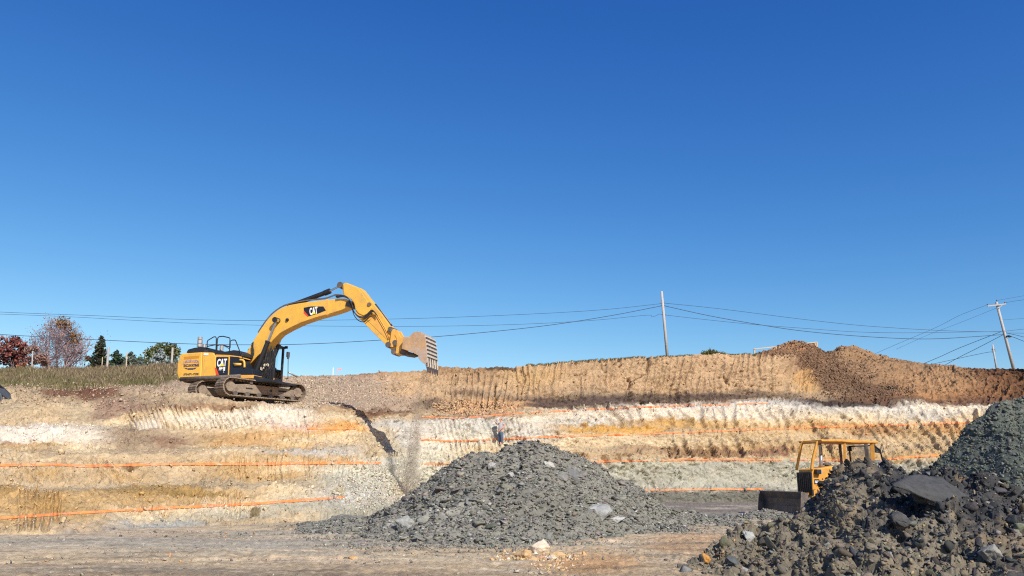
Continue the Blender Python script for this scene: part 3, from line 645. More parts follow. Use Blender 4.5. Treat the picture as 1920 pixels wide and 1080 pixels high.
# ------------------------------------------------------------------ heaps: a ridge sheet between a foot line and a crest line, then loose fragments
def heap(name, px0, px1, step, crest, footY, crestY, backw, rowsn, dispf, colf, seed, label, cat='heap', footz=0.0, prof=1.0):
    c = np.arange(px0, px1 + .1, step)
    cy = np.interp(c, [p[0] for p in crest], [p[1] for p in crest])
    cy = cy + 2.2 * fbm(c / 16, c * 0, o=3, s=seed)
    Yc = np.interp(c, [p[0] for p in crestY], [p[1] for p in crestY]); Yf = np.interp(c, [p[0] for p in footY], [p[1] for p in footY])
    top = at(c, cy, Yc)
    fx = (c - 960) / F * Yf
    foot = np.stack([fx, Yf, np.zeros_like(fx) + footz - 0.25], -1)
    t = np.linspace(0, 1, rowsn)
    R = []
    for k in t:
        q = foot * (1 - k) + top * k
        q[:, 2] = foot[:, 2] * (1 - k ** prof) + top[:, 2] * k ** prof
        R.append(q)
    for k in np.linspace(0, 1, rowsn // 3)[1:]:
        q = top.copy(); f = (top[:, 1] + backw * k) / top[:, 1]; q[:, 0] *= f; q[:, 1] += backw * k
        q[:, 2] = top[:, 2] * (1 - k ** 1.3) + (footz - .3) * k ** 1.3; R.append(q)
    P = np.stack(R)
    gv = np.gradient(P, axis=0); gh = np.gradient(P, axis=1); N = np.cross(gh, gv); N /= np.linalg.norm(N, axis=-1, keepdims=True) + 1e-9
    N *= np.where(N[..., 2:3] < 0, -1, 1)
    d = dispf(P)
    fade = np.minimum(np.linspace(0, 1, len(c)) * 14, 1) * np.minimum(np.linspace(1, 0, len(c)) * 14, 1)
    P = P + N * (d * (0.3 + .7 * fade[None]))[..., None]
    C = colf(P)
    root = np_mesh(name, P, grid_faces(*P.shape[:2]), M['rock'], None, C)
    tag(root, label, cat)
    return root, P, N, C
def scatter(P, n, r, w=None, rows=None):
    nr_, nc_ = P.shape[:2]
    a = P[:-1, :-1]; b = P[1:, :-1]; c = P[:-1, 1:]
    ar = np.linalg.norm(np.cross(b - a, c - a), axis=-1)
    if rows: ar[rows:] = 0
    if w is not None: ar = ar * w[:-1, :-1]
    k = r.choice(ar.size, n, p=(ar / ar.sum()).ravel()); i, j = np.unravel_index(k, ar.shape)
    u = r.random(n)[:, None]; v = r.random(n)[:, None]
    return a[i, j] + (b[i, j] - a[i, j]) * u + (c[i, j] - a[i, j]) * v, i, j
def powlaw(n, lo, hi, e, r):
    u = r.random(n); return (lo ** (1 - e) + u * (hi ** (1 - e) - lo ** (1 - e))) ** (1 / (1 - e))
def vary(base, n, r, v=.18, hue=.05):
    base = np.asarray(base); return np.clip(base * (1 + r.normal(0, v, (n, 1))) * (1 + r.normal(0, hue, (n, 3))), .01, .9)

# centre heap of grey shale
g1 = lin((130, 127, 115)); g2 = lin((164, 161, 150)); g3 = lin((90, 89, 83))
def d_c(P):
    x, y, z = P[..., 0], P[..., 1], P[..., 2]
    a, b, i = cells(x / .5 + .4 * vnoise(x, z, y, 3), y / .5 + z, 33)
    a2, b2, i2 = cells(x / .2, y / .2 + z * 3, 35)
    return .30 * fbm(x / 2, y / 2, z / 1, o=3, s=30) + .16 * (i - .5) * sstep(0, .3, b - a) + .09 * (i2 - .5) * sstep(0, .25, b2 - a2) + .05 * fbm(x / .15, y / .15, z / .15, o=2, s=32)
def c_c(P):
    x, y, z = P[..., 0], P[..., 1], P[..., 2]
    n = fbm(x / 1.6, z / .8, y / 2, o=4, s=36); m = fbm(x / .3, z / .3, y / .3, o=3, s=37)
    C = g1 * (1 + .22 * n[..., None] + .2 * m[..., None])
    C = C * (1 - sstep(.25, .6, n)[..., None] * .5) + g2 * sstep(.25, .6, n)[..., None] * .5
    return C
crest = [(560,985),(610,972),(650,966),(690,978),(720,955),(760,935),(800,905),(830,880),(860,860),(880,854),(900,851),(930,850),(955,840),(980,830),(1010,827),(1030,829),(1060,840),(1085,848),(1120,868),(1150,886),(1200,920),(1240,945),(1290,964),(1340,968),(1420,962),(1500,966)]
hp, HP, HN, HC = heap('shale_heap', 560, 1500, 1.7, crest, [(560,23.6),(640,22.5),(700,20.6),(900,20.3),(1010,20.8),(1150,22.5),(1290,25),(1500,27)],
    [(560,26),(640,27.5),(700,27),(900,27),(1010,27.5),(1150,28.5),(1290,31),(1500,34)], 5.0, 190, d_c, c_c, 31, 'large grey shale heap in the middle of the pit floor', prof=1.05)
r = np.random.default_rng(11)
n = 34000; p, i, j = scatter(HP, n, r, rows=200); s = powlaw(n, .016, .10, 2.2, r)
col = vary(g1, n, r, .25); k = r.random(n) < .14; col[k] = vary(g2 * 1.05, k.sum(), r, .2); k = r.random(n) < .12; col[k] = vary(g3, k.sum(), r, .2)
o = rocks('loose_shale', p + HN[i, j] * (s * .25)[:, None], s, col, VAR1, 12, (.35, .7), parent=hp, tilt=.9); o['kind'] = 'stuff'
n = 420; p, i, j = scatter(HP, n, r, rows=190); s = powlaw(n, .09, .30, 2.6, r)
o = rocks('shale_slabs', p + HN[i, j] * (s * .05)[:, None], s, vary(g1, n, r, .2), VAR2, 13, (.25, .5), parent=hp, tilt=.7); o['kind'] = 'stuff'
# spill of crumbs round its foot
n = 3500; qx = r.uniform(520, 1330, n); qy = np.interp(qx, [520, 700, 1000, 1150, 1330], [990, 1022, 1020, 1005, 985]) + r.normal(0, 9, n) - 4
pp = on_z(qx, np.clip(qy, 950, 1075), .03); s = powlaw(n, .02, .09, 2.6, r)
o = rocks('shale_crumbs', pp, s, vary(g1, n, r, .25), VAR1, 14, (.4, .7)); tag(o, 'grey shale crumbs scattered round the foot of the middle heap', 'rubble', kind='stuff')

# foreground heap of dark clods
b1 = lin((122, 112, 93)); b2 = lin((66, 66, 66)); b3 = lin((172, 144, 102)); b4 = lin((136, 134, 126)); b5 = lin((78, 78, 77))
def d_n(P):
    x, y, z = P[..., 0], P[..., 1], P[..., 2]
    a, b, i = cells(x / .75 + .5 * vnoise(x, z, y, 3), y / .75 + z, 43)
    a2, b2_, i2 = cells(x / .28, y / .28 + z * 2, 45)
    return .46 * fbm(x / 1.3, y / 1.7, z / 1, o=3, s=46) + .30 * (i - .5) * sstep(0, .25, b - a) + .24 * (i2 - .5) * sstep(0, .2, b2_ - a2) + .11 * fbm(x / .16, y / .16, z / .16, o=4, s=47, g=.6)
def c_n(P):
    x, y, z = P[..., 0], P[..., 1], P[..., 2]
    n = fbm(x / 1.2, y / 1.2, z / 1, o=4, s=48); w = sstep(-.1, .35, n * .8 + (x - 7.2) * .30)
    C = b1 * (1 - w)[..., None] + b2 * w[..., None]
    tanm = sstep(.2, .5, fbm(x / .8, y / .8, z, o=3, s=49)) * .35
    C = C * (1 - tanm)[..., None] + b3 * tanm[..., None]
    return C * (1 + .25 * fbm(x / .2, y / .2, z / .2, o=3, s=50)[..., None])
crest = [(1270,1075),(1300,1060),(1330,1046),(1370,1018),(1410,998),(1440,985),(1480,972),(1520,956),(1548,941),(1572,912),(1590,891),(1612,875),(1650,873),(1668,880),(1700,888),(1740,877),(1780,883),(1810,896),(1850,908),(1880,925),(1920,948),(2000,985),(2100,1010)]
np_, NP, NN, NC = heap('clod_heap', 1270, 2100, 1.9, crest, [(1270,14.2),(1330,13.6),(1400,12.0),(1500,11.3),(1600,10.8),(2100,10.0)],
    [(1270,15.2),(1330,15.8),(1430,17.5),(1530,19),(1620,19.5),(1750,18.5),(1850,17),(2100,15)], 4.0, 230, d_n, c_n, 44, 'near heap of dark clods and slabs in the lower right foreground', prof=.95)
n = 22000; p, i, j = scatter(NP, n, r, rows=240); s = powlaw(n, .010, .060, 2.2, r)
col = vary(b1, n, r, .25); q = r.random(n) < sstep(5, 8.5, p[:, 0]) * .85; col[q] = vary(b2, q.sum(), r, .25); q = r.random(n) < .10; col[q] = vary(b3, q.sum(), r, .2); q = r.random(n) < .06; col[q] = vary(b4, q.sum(), r, .2)
o = rocks('loose_clods', p + NN[i, j] * (s * .3)[:, None], s, col, VAR1, 15, (.5, .9), parent=np_); o['kind'] = 'stuff'
n = 1500; p, i, j = scatter(NP, n, r, rows=238); s = powlaw(n, .045, .18, 2.7, r)
col = vary(b1, n, r, .2); q = r.random(n) < sstep(5, 8.5, p[:, 0]) * .88; col[q] = vary(b2, q.sum(), r, .2); q = r.random(n) < .05; col[q] = vary(b4, q.sum(), r, .15)
o = rocks('big_clods', p + NN[i, j] * (s * .25)[:, None], s, col, VAR2, 16, (.35, .75), parent=np_); o['kind'] = 'stuff'
# slabs and boulders one can point at
def surf(P, px, py, rows=None):
    Q = P[:rows] if rows else P
    u = (Q[..., 0]); Yq = Q[..., 1]; Zq = Q[..., 2] - 1.7
    d = Yq * cp + Zq * sp_; vx = 960 + F * u / d; vy = 540 - F * (-Yq * sp_ + Zq * cp) / d
    e = np.hypot(vx - px, vy - py); k = np.unravel_index(np.argmin(e), e.shape); return Q[k]
def boulder(name, px, py, size, color, label, P, rows, squash, seed, rz=0, lift=.3, tiltv=None, cat='boulder', group=None, sub=VAR3, lump=.02):
    c = surf(P, px, py, rows); v, f = sub[seed % len(sub)]
    v = v * np.array([size[0], size[1], size[2]])
    R = Matrix.Rotation(rz, 3, 'Z') @ Matrix.Rotation(tiltv[0] if tiltv else .3, 3, 'X') @ Matrix.Rotation(tiltv[1] if tiltv else 0, 3, 'Y')
    v = v @ np.array(R).T
    v = v + lump * fbm(v[:, 0] * 5, v[:, 1] * 5, v[:, 2] * 5, o=4, s=seed, g=.6)[:, None] + lump * fbm(v[:, 0] * 2, v[:, 1] * 2, v[:, 2] * 2, o=2, s=seed + 1)[:, None]
    rr = np.random.default_rng(seed)
    C = np.asarray(color) * (1 + .14 * fbm(v[:, 0] * 5, v[:, 1] * 5, v[:, 2] * 5, o=3, s=seed))[:, None]
    o = np_mesh(name, v, f, M['rock'], None, C, loc=tuple(c + np.array([0, -lift * .4, lift * .5])))
    tag(o, label, cat, group); return o
boulder('rock_slab', 1795, 945, (1.35, 1.0, .30), b5, 'huge dark flat slab lying on the right side of the clod heap', NP, 228, 1, 1, .3, .05, (.62, .18), 'slab', lump=.06)
boulder('rock_slab', 1632, 890, (.46, .4, .20), b4, 'broad grey slab topping the clod heap just right of the bulldozer', NP, 228, 1, 2, .1, .2, (.5, -.25), 'slab')
boulder('rock_slab', 1685, 985, (.30, .24, .12), b2 * 1.3, 'mid sized dark slab with a flat face in the middle of the clod heap', NP, 228, 1, 3, .4, .25, (.9, .1), 'slab')
boulder('boulder', 1578, 965, (.26, .2, .2), b4, 'rounded grey boulder standing out on the left half of the clod heap', NP, 228, 1, 4, .4, .2, (.9, .1))
boulder('boulder', 1850, 1050, (.24, .2, .18), b4 * 1.1, 'pale grey boulder in the lower right corner of the clod heap', NP, 228, 1, 5, .4, .2, (.9, .1))
boulder('boulder', 1405, 1010, (.18, .14, .09), lin((176, 176, 170)), 'small pale grey rock at the left edge of the clod heap', NP, 228, 1, 6, .4, .15, (.9, .3))
boulder('boulder', 1316, 1050, (.13, .12, .11), lin((214, 150, 60)), 'orange yellow rock at the left toe of the clod heap', NP, 228, 1, 7, .4, .12, (.5, .3))
boulder('boulder', 1372, 1058, (.22, .15, .10), lin((96, 98, 98)), 'dark rock with an ochre edge at the left toe of the clod heap', NP, 228, 1, 0, .4, .12, (.5, .3))
pb = boulder('boulder', 763, 985, (.32, .27, .30), lin((160, 160, 152)), 'round pale grey boulder on the lower left of the shale heap', HP, 190, 1, 1, .4, .1, (.4, .3))
boulder('boulder', 1028, 876, (.20, .17, .15), lin((184, 182, 172)), 'whitish boulder just below the top of the shale heap', HP, 190, 1, 2, .2, .1, (.4, .3))
boulder('boulder', 922, 878, (.17, .14, .17), lin((168, 166, 160)), 'pale rock on the left shoulder of the shale heap', HP, 190, 1, 3, .2, .1, (.4, .3))
boulder('boulder', 957, 894, (.14, .12, .12), lin((170, 168, 160)), 'small pale rock near the middle of the shale heap', HP, 190, 1, 4, .2, .1, (.4, .3))
boulder('boulder', 1155, 977, (.36, .2, .09), lin((186, 184, 176)), 'flat pale slab low on the right side of the shale heap', HP, 190, 1, 5, .2, .1, (.4, -.1))
boulder('boulder', 1125, 962, (.5, .4, .2), lin((162, 162, 156)), 'large light grey boulder half buried low on the right of the shale heap', HP, 190, 1, 6, .2, .0, (.8, -.1))
boulder('boulder', 1075, 895, (.62, .4, .16), lin((118, 118, 114)), 'wide dark slab high on the right slope of the shale heap', HP, 190, 1, 7, .2, .05, (.7, .3))

# smooth green grey heap behind, at the right edge
e1 = lin((84, 90, 80)); e2 = lin((104, 108, 96))
def d_b(P):
    x, y, z = P[..., 0], P[..., 1], P[..., 2]
    return .25 * fbm(x / 2.4, y / 2, z / 2, o=3, s=53) + .10 * fbm(x / .35, z / .3, y / .4, o=3, s=54) + .05 * fbm(x / .12, z / .12, y / .2, o=2, s=55)
def c_b(P):
    x, y, z = P[..., 0], P[..., 1], P[..., 2]
    n = fbm(x / 1.6 + z, z / 1.6 - x * .5, y, o=4, s=56)
    return (e1 * (1 - sstep(-.3, .4, n))[..., None] + e2 * sstep(-.3, .4, n)[..., None]) * (1 + .25 * fbm(x / .25, z / .2, y / .3, o=3, s=57)[..., None])
crest = [(1690,893),(1725,878),(1755,862),(1775,848),(1795,828),(1815,808),(1835,788),(1855,768),(1868,753),(1882,748),(1900,752),(1930,740),(2000,715),(2300,700),(2500,760)]
bh, BP, BN, BC = heap('spoil_heap', 1690, 2500, 2.2, crest, [(1690,26.5),(1800,24.5),(1900,22.5),(2500,20)], [(1690,29),(1760,29.5),(1880,30),(2500,29)], 6.0, 170, d_b, c_b, 51,
    'tall green grey spoil heap rising at the right edge behind the clods')
n = 12000; p, i, j = scatter(BP, n, r, rows=170); s = powlaw(n, .03, .12, 2.8, r)
o = rocks('loose_spoil', p + BN[i, j] * (s * .2)[:, None], s, vary(e2, n, r, .22), VAR1, 17, (.5, .8), parent=bh); o['kind'] = 'stuff'

# tan rock pile on the floor in front
t1 = lin((206, 168, 116)); t2 = lin((226, 206, 176))
root = empty('rock_pile', tuple(on_z(1030, 1050, 0.0))); tag(root, 'little pile of tan and white broken rock in front of the shale heap', 'rock pile')
ro = np.array(root.location)
big = [(1012,1034,.34,.26,.26,t2),(984,1043,.22,.17,.17,t1),(1045,1040,.18,.12,.09,t1),(1036,1047,.11,.1,.1,t2),(1000,1048,.12,.1,.08,t1),(1060,1050,.11,.1,.07,t1)]
for k, (px, py, a, b, c, cc) in enumerate(big):
    p = on_z(px, py + 6, .0) - ro; v, f = VAR3[k]; v = v * (a, b, c); v[:, 2] += c * .6
    np_mesh('rock', v, f, M['rock'], root, cc * (1 + .15 * fbm(v[:, 0] * 8, v[:, 1] * 8, v[:, 2] * 8, o=3, s=k))[:, None], loc=tuple(p))
n = 1500; qx = np.concatenate([r.normal(1042, 24, 1000), r.normal(970, 24, 500)]); qy = np.concatenate([r.normal(1053, 7, 1000), r.normal(1045, 5, 500)])
pp = on_z(qx, np.clip(qy, 1030, 1078), .02) - ro; s = powlaw(n, .014, .085, 2.1, r); cc = vary(t1, n, r, .15); q = r.random(n) < .2; cc[q] = vary(t2, q.sum(), r, .1)
o = rocks('rock_crumbs', pp, s, cc, VAR1, 18, (.5, .9), parent=root); o['kind'] = 'stuff'
boul = [(664,1046,.14,.1,.07,(206,160,100),'small tan rock alone on the floor left of the shale heap'),(497,1037,.05,.05,.04,(196,150,96),'tiny tan rock on the floor at the far left of the tyre tracks')]
for k, (px, py, a, b, c, cc, lab) in enumerate(boul):
    v, f = VAR2[k]; o = np_mesh('rock', v * (a, b, c), f, M['rock'], None, np.zeros((len(v), 3)) + lin(cc), loc=tuple(on_z(px, py, c * .5))); tag(o, lab, 'rock')
# stones and crumbs over the pit floor
n = 30000; qx = r.uniform(-60, 1980, n); qy = 893 + 1.7 * F / r.uniform(13.3, 30, n)
keep = fbm(qx / 90, qy / 12, o=3, s=66) > r.uniform(-.3, .5, n); qx, qy = qx[keep], qy[keep]; n = len(qx)
s = powlaw(n, .007, .07, 2.7, r); pp = on_z(qx, qy, .035); cc = vary(lin((170, 156, 136)), n, r, .28); q = r.random(n) < .25; cc[q] = vary(lin((110, 106, 102)), q.sum(), r, .2); q = r.random(n) < .12; cc[q] = vary(lin((200, 150, 92)), q.sum(), r, .15)
o = rocks('floor_stones', pp, s, cc, VAR1, 19, (.4, .8)); tag(o, 'small stones and crumbs strewn over the pit floor', 'stones', kind='stuff')
# clods on the wall terraces, the scarp heap and the gravel fan: sit on the wall, coloured like it
def wall_rocks(name, label, n, wfun, lo, hi, e, colr=None, seed=1, lift=.3):
    w = wfun(PX, PY); p, i, j = scatter(P1, n, r, w=w); s = powlaw(n, lo, hi, e, r)
    cc = C0[i, j] * r.normal(1.02, .16, (n, 1)) if colr is None else vary(lin(colr), n, r, .22)
    o = rocks(name, p + Nn[i, j] * (s * lift)[:, None], s, np.clip(cc, .01, .9), VAR1, seed, (.5, .9)); tag(o, label, 'rubble', kind='stuff')
def box(a, b, c, d, soft=8): return lambda x, y: sstep(a - soft, a + soft, x) * (1 - sstep(b - soft, b + soft, x)) * sstep(c - 3, c + 3, y) * (1 - sstep(d - 3, d + 3, y))
wall_rocks('wall_crumbs', 'loose crumbs lying all over the terraces of the cut', 26000, lambda x, y: (x > -40) * (x < 1980) * (.25 + sstep(-.1, .4, fbm(x / 60, y / 9, o=3, s=71))), .02, .14, 2.9, seed=21)
wall_rocks('topsoil_clods', 'dark brown topsoil clods tipped over the right hand scarp', 11000, lambda x, y: np.clip(blob(x, y, 1490, 655, 60, 16) + blob(x, y, 1528, 678, 40, 16) + blob(x, y, 1575, 704, 55, 26) + blob(x, y, 1630, 738, 80, 14) + .25 * blob(x, y, 1620, 668, 90, 14), 0, 1), .03, .15, 2.7, (134, 106, 80), 22)
wall_rocks('gravel', 'loose gravel on the fan beside the excavator', 7000, lambda x, y: blob(x, y, 620, 735, 130, 32, s=3), .03, .12, 2.6, (182, 160, 134), 23, .1)
wall_rocks('clay_clods', 'tan clay clods heaped on the ledge above the man', 2200, lambda x, y: blob(x, y, 890, 765, 75, 16), .04, .15, 2.6, (196, 160, 118), 24)
wall_rocks('bank_clods', 'pinkish clods along the edge below the grass bank', 3000, lambda x, y: box(-40, 330, 722, 762)(x, y) + box(440, 560, 968, 986)(x, y), .03, .13, 2.7, (176, 152, 126), 25)
wall_rocks('talus', 'pale crumbs on the talus cone at the notch', 4000, lambda x, y: blob(x, y, 700, 920, 80, 40), .03, .12, 2.8, (196, 186, 164), 26, .1)

# falling dirt below the bucket
n = 14000; t = r.random(n) ** .7
zt = at(800, 694, 41.4); zb = at(770, 925, 42.2)
P = zt[None] * (1 - t)[:, None] + zb[None] * t[:, None]
P[:, 0] += (-.5 * np.sin(np.pi * t) * .35) + r.normal(0, 1, n) * (.12 + .22 * t); P[:, 1] += r.normal(0, 1, n) * (.15 + .2 * t)
keep = fbm(P[:, 0] * 2.2, P[:, 2] * .5, 0, o=3, s=77) > -.45 + .4 * (1 - t) * 0
P = P[keep]; n = len(P); s = powlaw(n, .006, .02, 2.5, r)
o = rocks('falling_dirt', P, s, vary(lin((196, 174, 144)), n, r, .12), VAR1[:3], 27, (.8, 1.6)); tag(o, 'stream of loose dirt falling from the excavator bucket into the notch', 'falling dirt', kind='stuff')
du = MB(); pts = [zt + np.array([-.2, 0, -.2]), zt * .7 + zb * .3 + np.array([-.25, 0, 0]), zt * .35 + zb * .65 + np.array([-.12, 0, 0]), zb]
du.tube([Vector(p) for p in pts], [.10, .2, .33, .45], 14)
dm = bpy.data.materials.new('dust'); dm.use_nodes = True; dn = dm.node_tree
for x in list(dn.nodes): dn.nodes.remove(x)
do_ = dn.nodes.new('ShaderNodeOutputMaterial'); dv = dn.nodes.new('ShaderNodeVolumePrincipled'); dv.inputs['Color'].default_value = (.68, .58, .46, 1)
tc = dn.nodes.new('ShaderNodeTexCoord'); no = dn.nodes.new('ShaderNodeTexNoise'); no.inputs['Scale'].default_value = 1.6; no.inputs['Detail'].default_value = 4
mp = dn.nodes.new('ShaderNodeMapping'); mp.inputs['Scale'].default_value = (2, 2, .5); mr = dn.nodes.new('ShaderNodeMapRange'); mr.inputs['From Min'].default_value = .38; mr.inputs['From Max'].default_value = .7; mr.inputs['To Max'].default_value = 1.6
dn.links.new(tc.outputs['Object'], mp.inputs[0]); dn.links.new(mp.outputs[0], no.inputs[0]); dn.links.new(no.outputs[0], mr.inputs[0]); dn.links.new(mr.outputs[0], dv.inputs['Density']); dn.links.new(dv.outputs[0], do_.inputs['Volume'])
d_o = du.build('dust', dm); tag(d_o, 'thin veil of dust hanging around the falling dirt', 'dust', kind='stuff')
# ------------------------------------------------------------------ machines: local frame x forward, y to the machine's left, z up
class Frame:
    """maps photo pixels onto planes y = const of a machine standing at origin O with heading a"""
    def __init__(s, px, py, Y, z, heading):
        s.O = at(px, py, Y).copy(); s.O[2] = z; s.h = heading
        s.f = np.array([math.cos(heading), math.sin(heading), 0]); s.l = np.array([-math.sin(heading), math.cos(heading), 0])
    def pt(s, px, py, yl):
        d = np.array([float(q) for q in ray(px, py)]); c = s.O + s.l * yl
        t = np.dot(s.l, c - CAM) / np.dot(s.l, d); p = CAM + d * t - s.O
        return (float(np.dot(p, s.f)), float(p[2]))
    def P(s, px, py, yl):
        x, z = s.pt(px, py, yl); return (x, yl, z)
    def poly(s, pts, yl): return [s.pt(a, b, yl) for a, b in pts]
def text_mesh(name, txt, size, material, parent, origin, ux, uz, bold=0.0, width=None, arc=0.0, depth=0.004, shear=0.0):
    cu = bpy.data.curves.new('lettering', 'FONT'); cu.body = txt; cu.size = size; cu.offset = bold; cu.extrude = depth; cu.align_x = 'CENTER'; cu.shear = shear
    to = bpy.data.objects.new('lettering', cu); COL.objects.link(to)
    dg = bpy.context.evaluated_depsgraph_get(); dg.update()
    me = bpy.data.meshes.new_from_object(to.evaluated_get(dg)); bpy.data.objects.remove(to); bpy.data.curves.remove(cu)
    xs = [v.co.x for v in me.vertices]; w = (max(xs) - min(xs)) if xs else 1
    kx = width / w if width else 1.0
    ux = Vector(ux).normalized(); uz = Vector(uz).normalized(); n = ux.cross(uz); O = Vector(origin)
    for v in me.vertices:
        x = v.co.x * kx; y = v.co.y
        if arc: y -= arc * (2 * x / (w * kx)) ** 2
        v.co = O + ux * x + uz * y + n * v.co.z
    me.materials.clear(); me.materials.append(material)
    o = bpy.data.objects.new(name, me); COL.objects.link(o); o.parent = parent; return o

def make_track(name, parent, cx_, cy_, ang, L, H, W, shoes, matc, matf, side, base=0.0, fr=None):
    """crawler track: chain of shoes round idler and sprocket, frame with rollers"""
    r = H / 2; half = L / 2 - r
    ca, sa = math.cos(ang), math.sin(ang)
    def T(x, y, z): return (cx_ + x * ca - y * sa, cy_ + x * sa + y * ca, z + base)
    per = 4 * half + 2 * math.pi * r
    mb = MB(); R0 = Matrix.Rotation(ang, 3, 'Z')
    for k in range(shoes):
        s = per * k / shoes
        if s < 2 * half: x = -half + s; z = 0.0; th = 0.0
        elif s < 2 * half + math.pi * r: a = (s - 2 * half) / r; x = half + r * math.sin(a); z = r - r * math.cos(a); th = -a
        elif s < 4 * half + math.pi * r: x = half - (s - 2 * half - math.pi * r); z = 2 * r - 0.05 * math.sin(math.pi * (s - 2 * half - math.pi * r) / (2 * half)); th = math.pi
        else: a = (s - 4 * half - math.pi * r) / r; x = -half - r * math.sin(a); z = r + r * math.cos(a); th = math.pi - a
        R = R0 @ Matrix.Rotation(th, 3, 'Y')
        mb.box(T(x, 0, z), (per / shoes * 0.97, W, 0.045), R)
        nrm = R @ Vector((0, 0, -1))
        for g in (-.3, .3):
            c = Vector(T(x, 0, z)) + nrm * 0.035 + (R @ Vector((g * per / shoes, 0, 0))); mb.box(c, (0.018, W, 0.03), R)
        c = Vector(T(x, 0, z)) - nrm * 0.06; mb.box(c, (per / shoes * 0.6, .22, 0.09), R)
    root = mb.build(name, matc, parent)
    fb = MB(); w2 = W * 0.30
    def pr(poly, y0, y1, m=None):
        m = m or fb; b = MB(); b.prism(poly, y0, y1); m.add([T(*v) for v in b.v], b.f)
    h2 = half + r * 0.3
    pr([(-h2, .30 * H), (-h2 + .15, .2 * H), (h2 - .15, .2 * H), (h2, .30 * H), (h2 - .1, .62 * H), (h2 * .3, .72 * H), (-h2 * .5, .72 * H), (-h2 + .1, .62 * H)], -w2, w2)
    fb.build('track_frame', matf, root, bevel=.03)
    b = MB()
    for k in range(6): pr([(-h2 + .45 + k * (2 * h2 - .9) / 5 + .13 * math.cos(q * .6283) , .14 * H + .13 * math.sin(q * .6283)) for q in range(10)], -w2 - .06, w2 + .06, b)
    for k in (-.35, .35): pr([(k * half * 1.2 + .1 * math.cos(q * .6283), .84 * H + .1 * math.sin(q * .6283)) for q in range(10)], -w2 - .05, w2 + .05, b)
    b.build('roller', M['muddark'], root)
    for sx_, nm in ((-1, 'idler'), (1, 'sprocket')):
        b = MB(); pr([(sx_ * half + (r - .09) * math.cos(q * .31416), r + (r - .09) * math.sin(q * .31416)) for q in range(20)], -w2 * .5, w2 * .5, b)
        pr([(sx_ * half + r * .55 * math.cos(q * .4488), r + r * .55 * math.sin(q * .4488)) for q in range(14)], -w2 - .05, w2 + .05, b)
        b.build(nm, matf, root)
    # recesses and cover plates of the frame, on the outer side
    b = MB(); sg = side
    for x0, x1, z0, z1 in ((-1.15, -.75, .44, .52), (.3, .45, .40, .52), (.85, 1.35, .44, .53)):
        y = sg * (w2 + .004); ys = sorted((y, y + sg * .004)); pr([(x0, z0 * H), (x1, z0 * H), (x1, z1 * H), (x0, z1 * H)], ys[0], ys[1], b)
    b.build('frame_slot', M['hose'], root)
    return root

E = Frame(464, 750, 44.0, 5.78, math.radians(-15))
ex = empty('excavator', tuple(E.O), E.h)
tag(ex, 'large yellow crawler excavator with black panels reaching its bucket out over the cut', 'excavator')
TA = math.radians(50) - E.h
for s_ in (-1, 1):
    lx = -math.sin(TA) * 1.37 * s_; ly = math.cos(TA) * 1.37 * s_
    make_track('crawler_track', ex, lx, ly, TA, 5.05, .92, .82, 48, M['mud'], M['mud'], s_)
mb = MB(); mb.box((0, 0, .62), (1.5, 1.7, .45), Matrix.Rotation(TA, 3, 'Z')); mb.box((0, 0, .6), (2.6, .5, .34), Matrix.Rotation(TA + 1.57, 3, 'Z'))
mb.build('undercarriage', M['muddark'], ex, bevel=.04)
b = MB(); b.tube([(0, 0, .8), (0, 0, 1.22)], .72, 28); b.build('slew_ring', M['muddark'], ex)
# upper frame
def EP(pts, y0, y1, name, material, bevel=.02, parent=None, at_y=None, seg=2):
    b = MB(); b.prism(E.poly(pts, y0 if at_y is None else at_y), y0, y1); return b.build(name, material, parent or ex, bevel=bevel, seg=seg)
EP([(337, 712), (451, 704), (473, 703), (497, 710), (512, 712), (512, 716), (400, 717), (345, 717)], -1.38, 1.38, 'upper_frame', M['black'], .03)
b = MB(); cw = [(331.5, 700), (332.5, 683), (336, 668), (341, 662.5), (379, 660), (376.5, 713), (342, 715), (334.5, 711)]
pl = E.poly(cw, -1.5); xr = min(p[0] for p in pl)
# rounded counterweight: slices across the machine, rear face bulging
sl = np.linspace(-1.5, 1.5, 13); n = len(pl); vs = []
for y in sl:
    q = 1 - (abs(y) / 1.5) ** 2.2
    for (x, z) in pl: vs.append((x - (.42 * q if x < xr + .9 else 0) * (1 - max(0, x - xr) / .9), y, z))
fs = [tuple(range(n))[::-1], tuple((len(sl) - 1) * n + i for i in range(n))]
for k in range(len(sl) - 1):
    for i in range(n): j = (i + 1) % n; fs.append((k * n + i, k * n + j, (k + 1) * n + j, (k + 1) * n + i))
b.add(vs, fs); cwo = b.build('counterweight', M['yellow'], ex, bevel=.07, seg=3)
EP([(345, 669), (374, 666.5), (373, 671.5), (344.5, 674)], -1.508, -1.49, 'vent_slot', M['slot'], 0, cwo)
pn = EP([(380, 660.2), (398.5, 661), (404.5, 668.5), (404.3, 713), (377.6, 713)], -1.49, 1.3, 'engine_door', M['yellow'], .03)
EP([(383, 669.5), (402.5, 671.5), (402.5, 709), (380.5, 709.5)], -1.502, -1.485, 'door_skin', M['yellow'], .006, pn)
EP([(382.5, 662.3), (391, 662.6), (389.5, 666.3), (381.5, 666)], -1.51, -1.49, 'warning_decal', M['white'], 0, pn)
pm = EP([(405, 669.5), (428.3, 669.3), (427, 703), (404.6, 703)], -1.485, 1.2, 'pump_door', M['blackpanel'], .02)
EP([(402.5, 688.5), (405.3, 690.5), (410.2, 703), (405.2, 703)], -1.508, -1.49, 'red_stripe', M['red'], 0, pm)
EP([(428.4, 669.2), (430.2, 669.2), (428.6, 703), (427, 703)], -1.49, 1.2, 'door_edge', M['yellow'], .01)
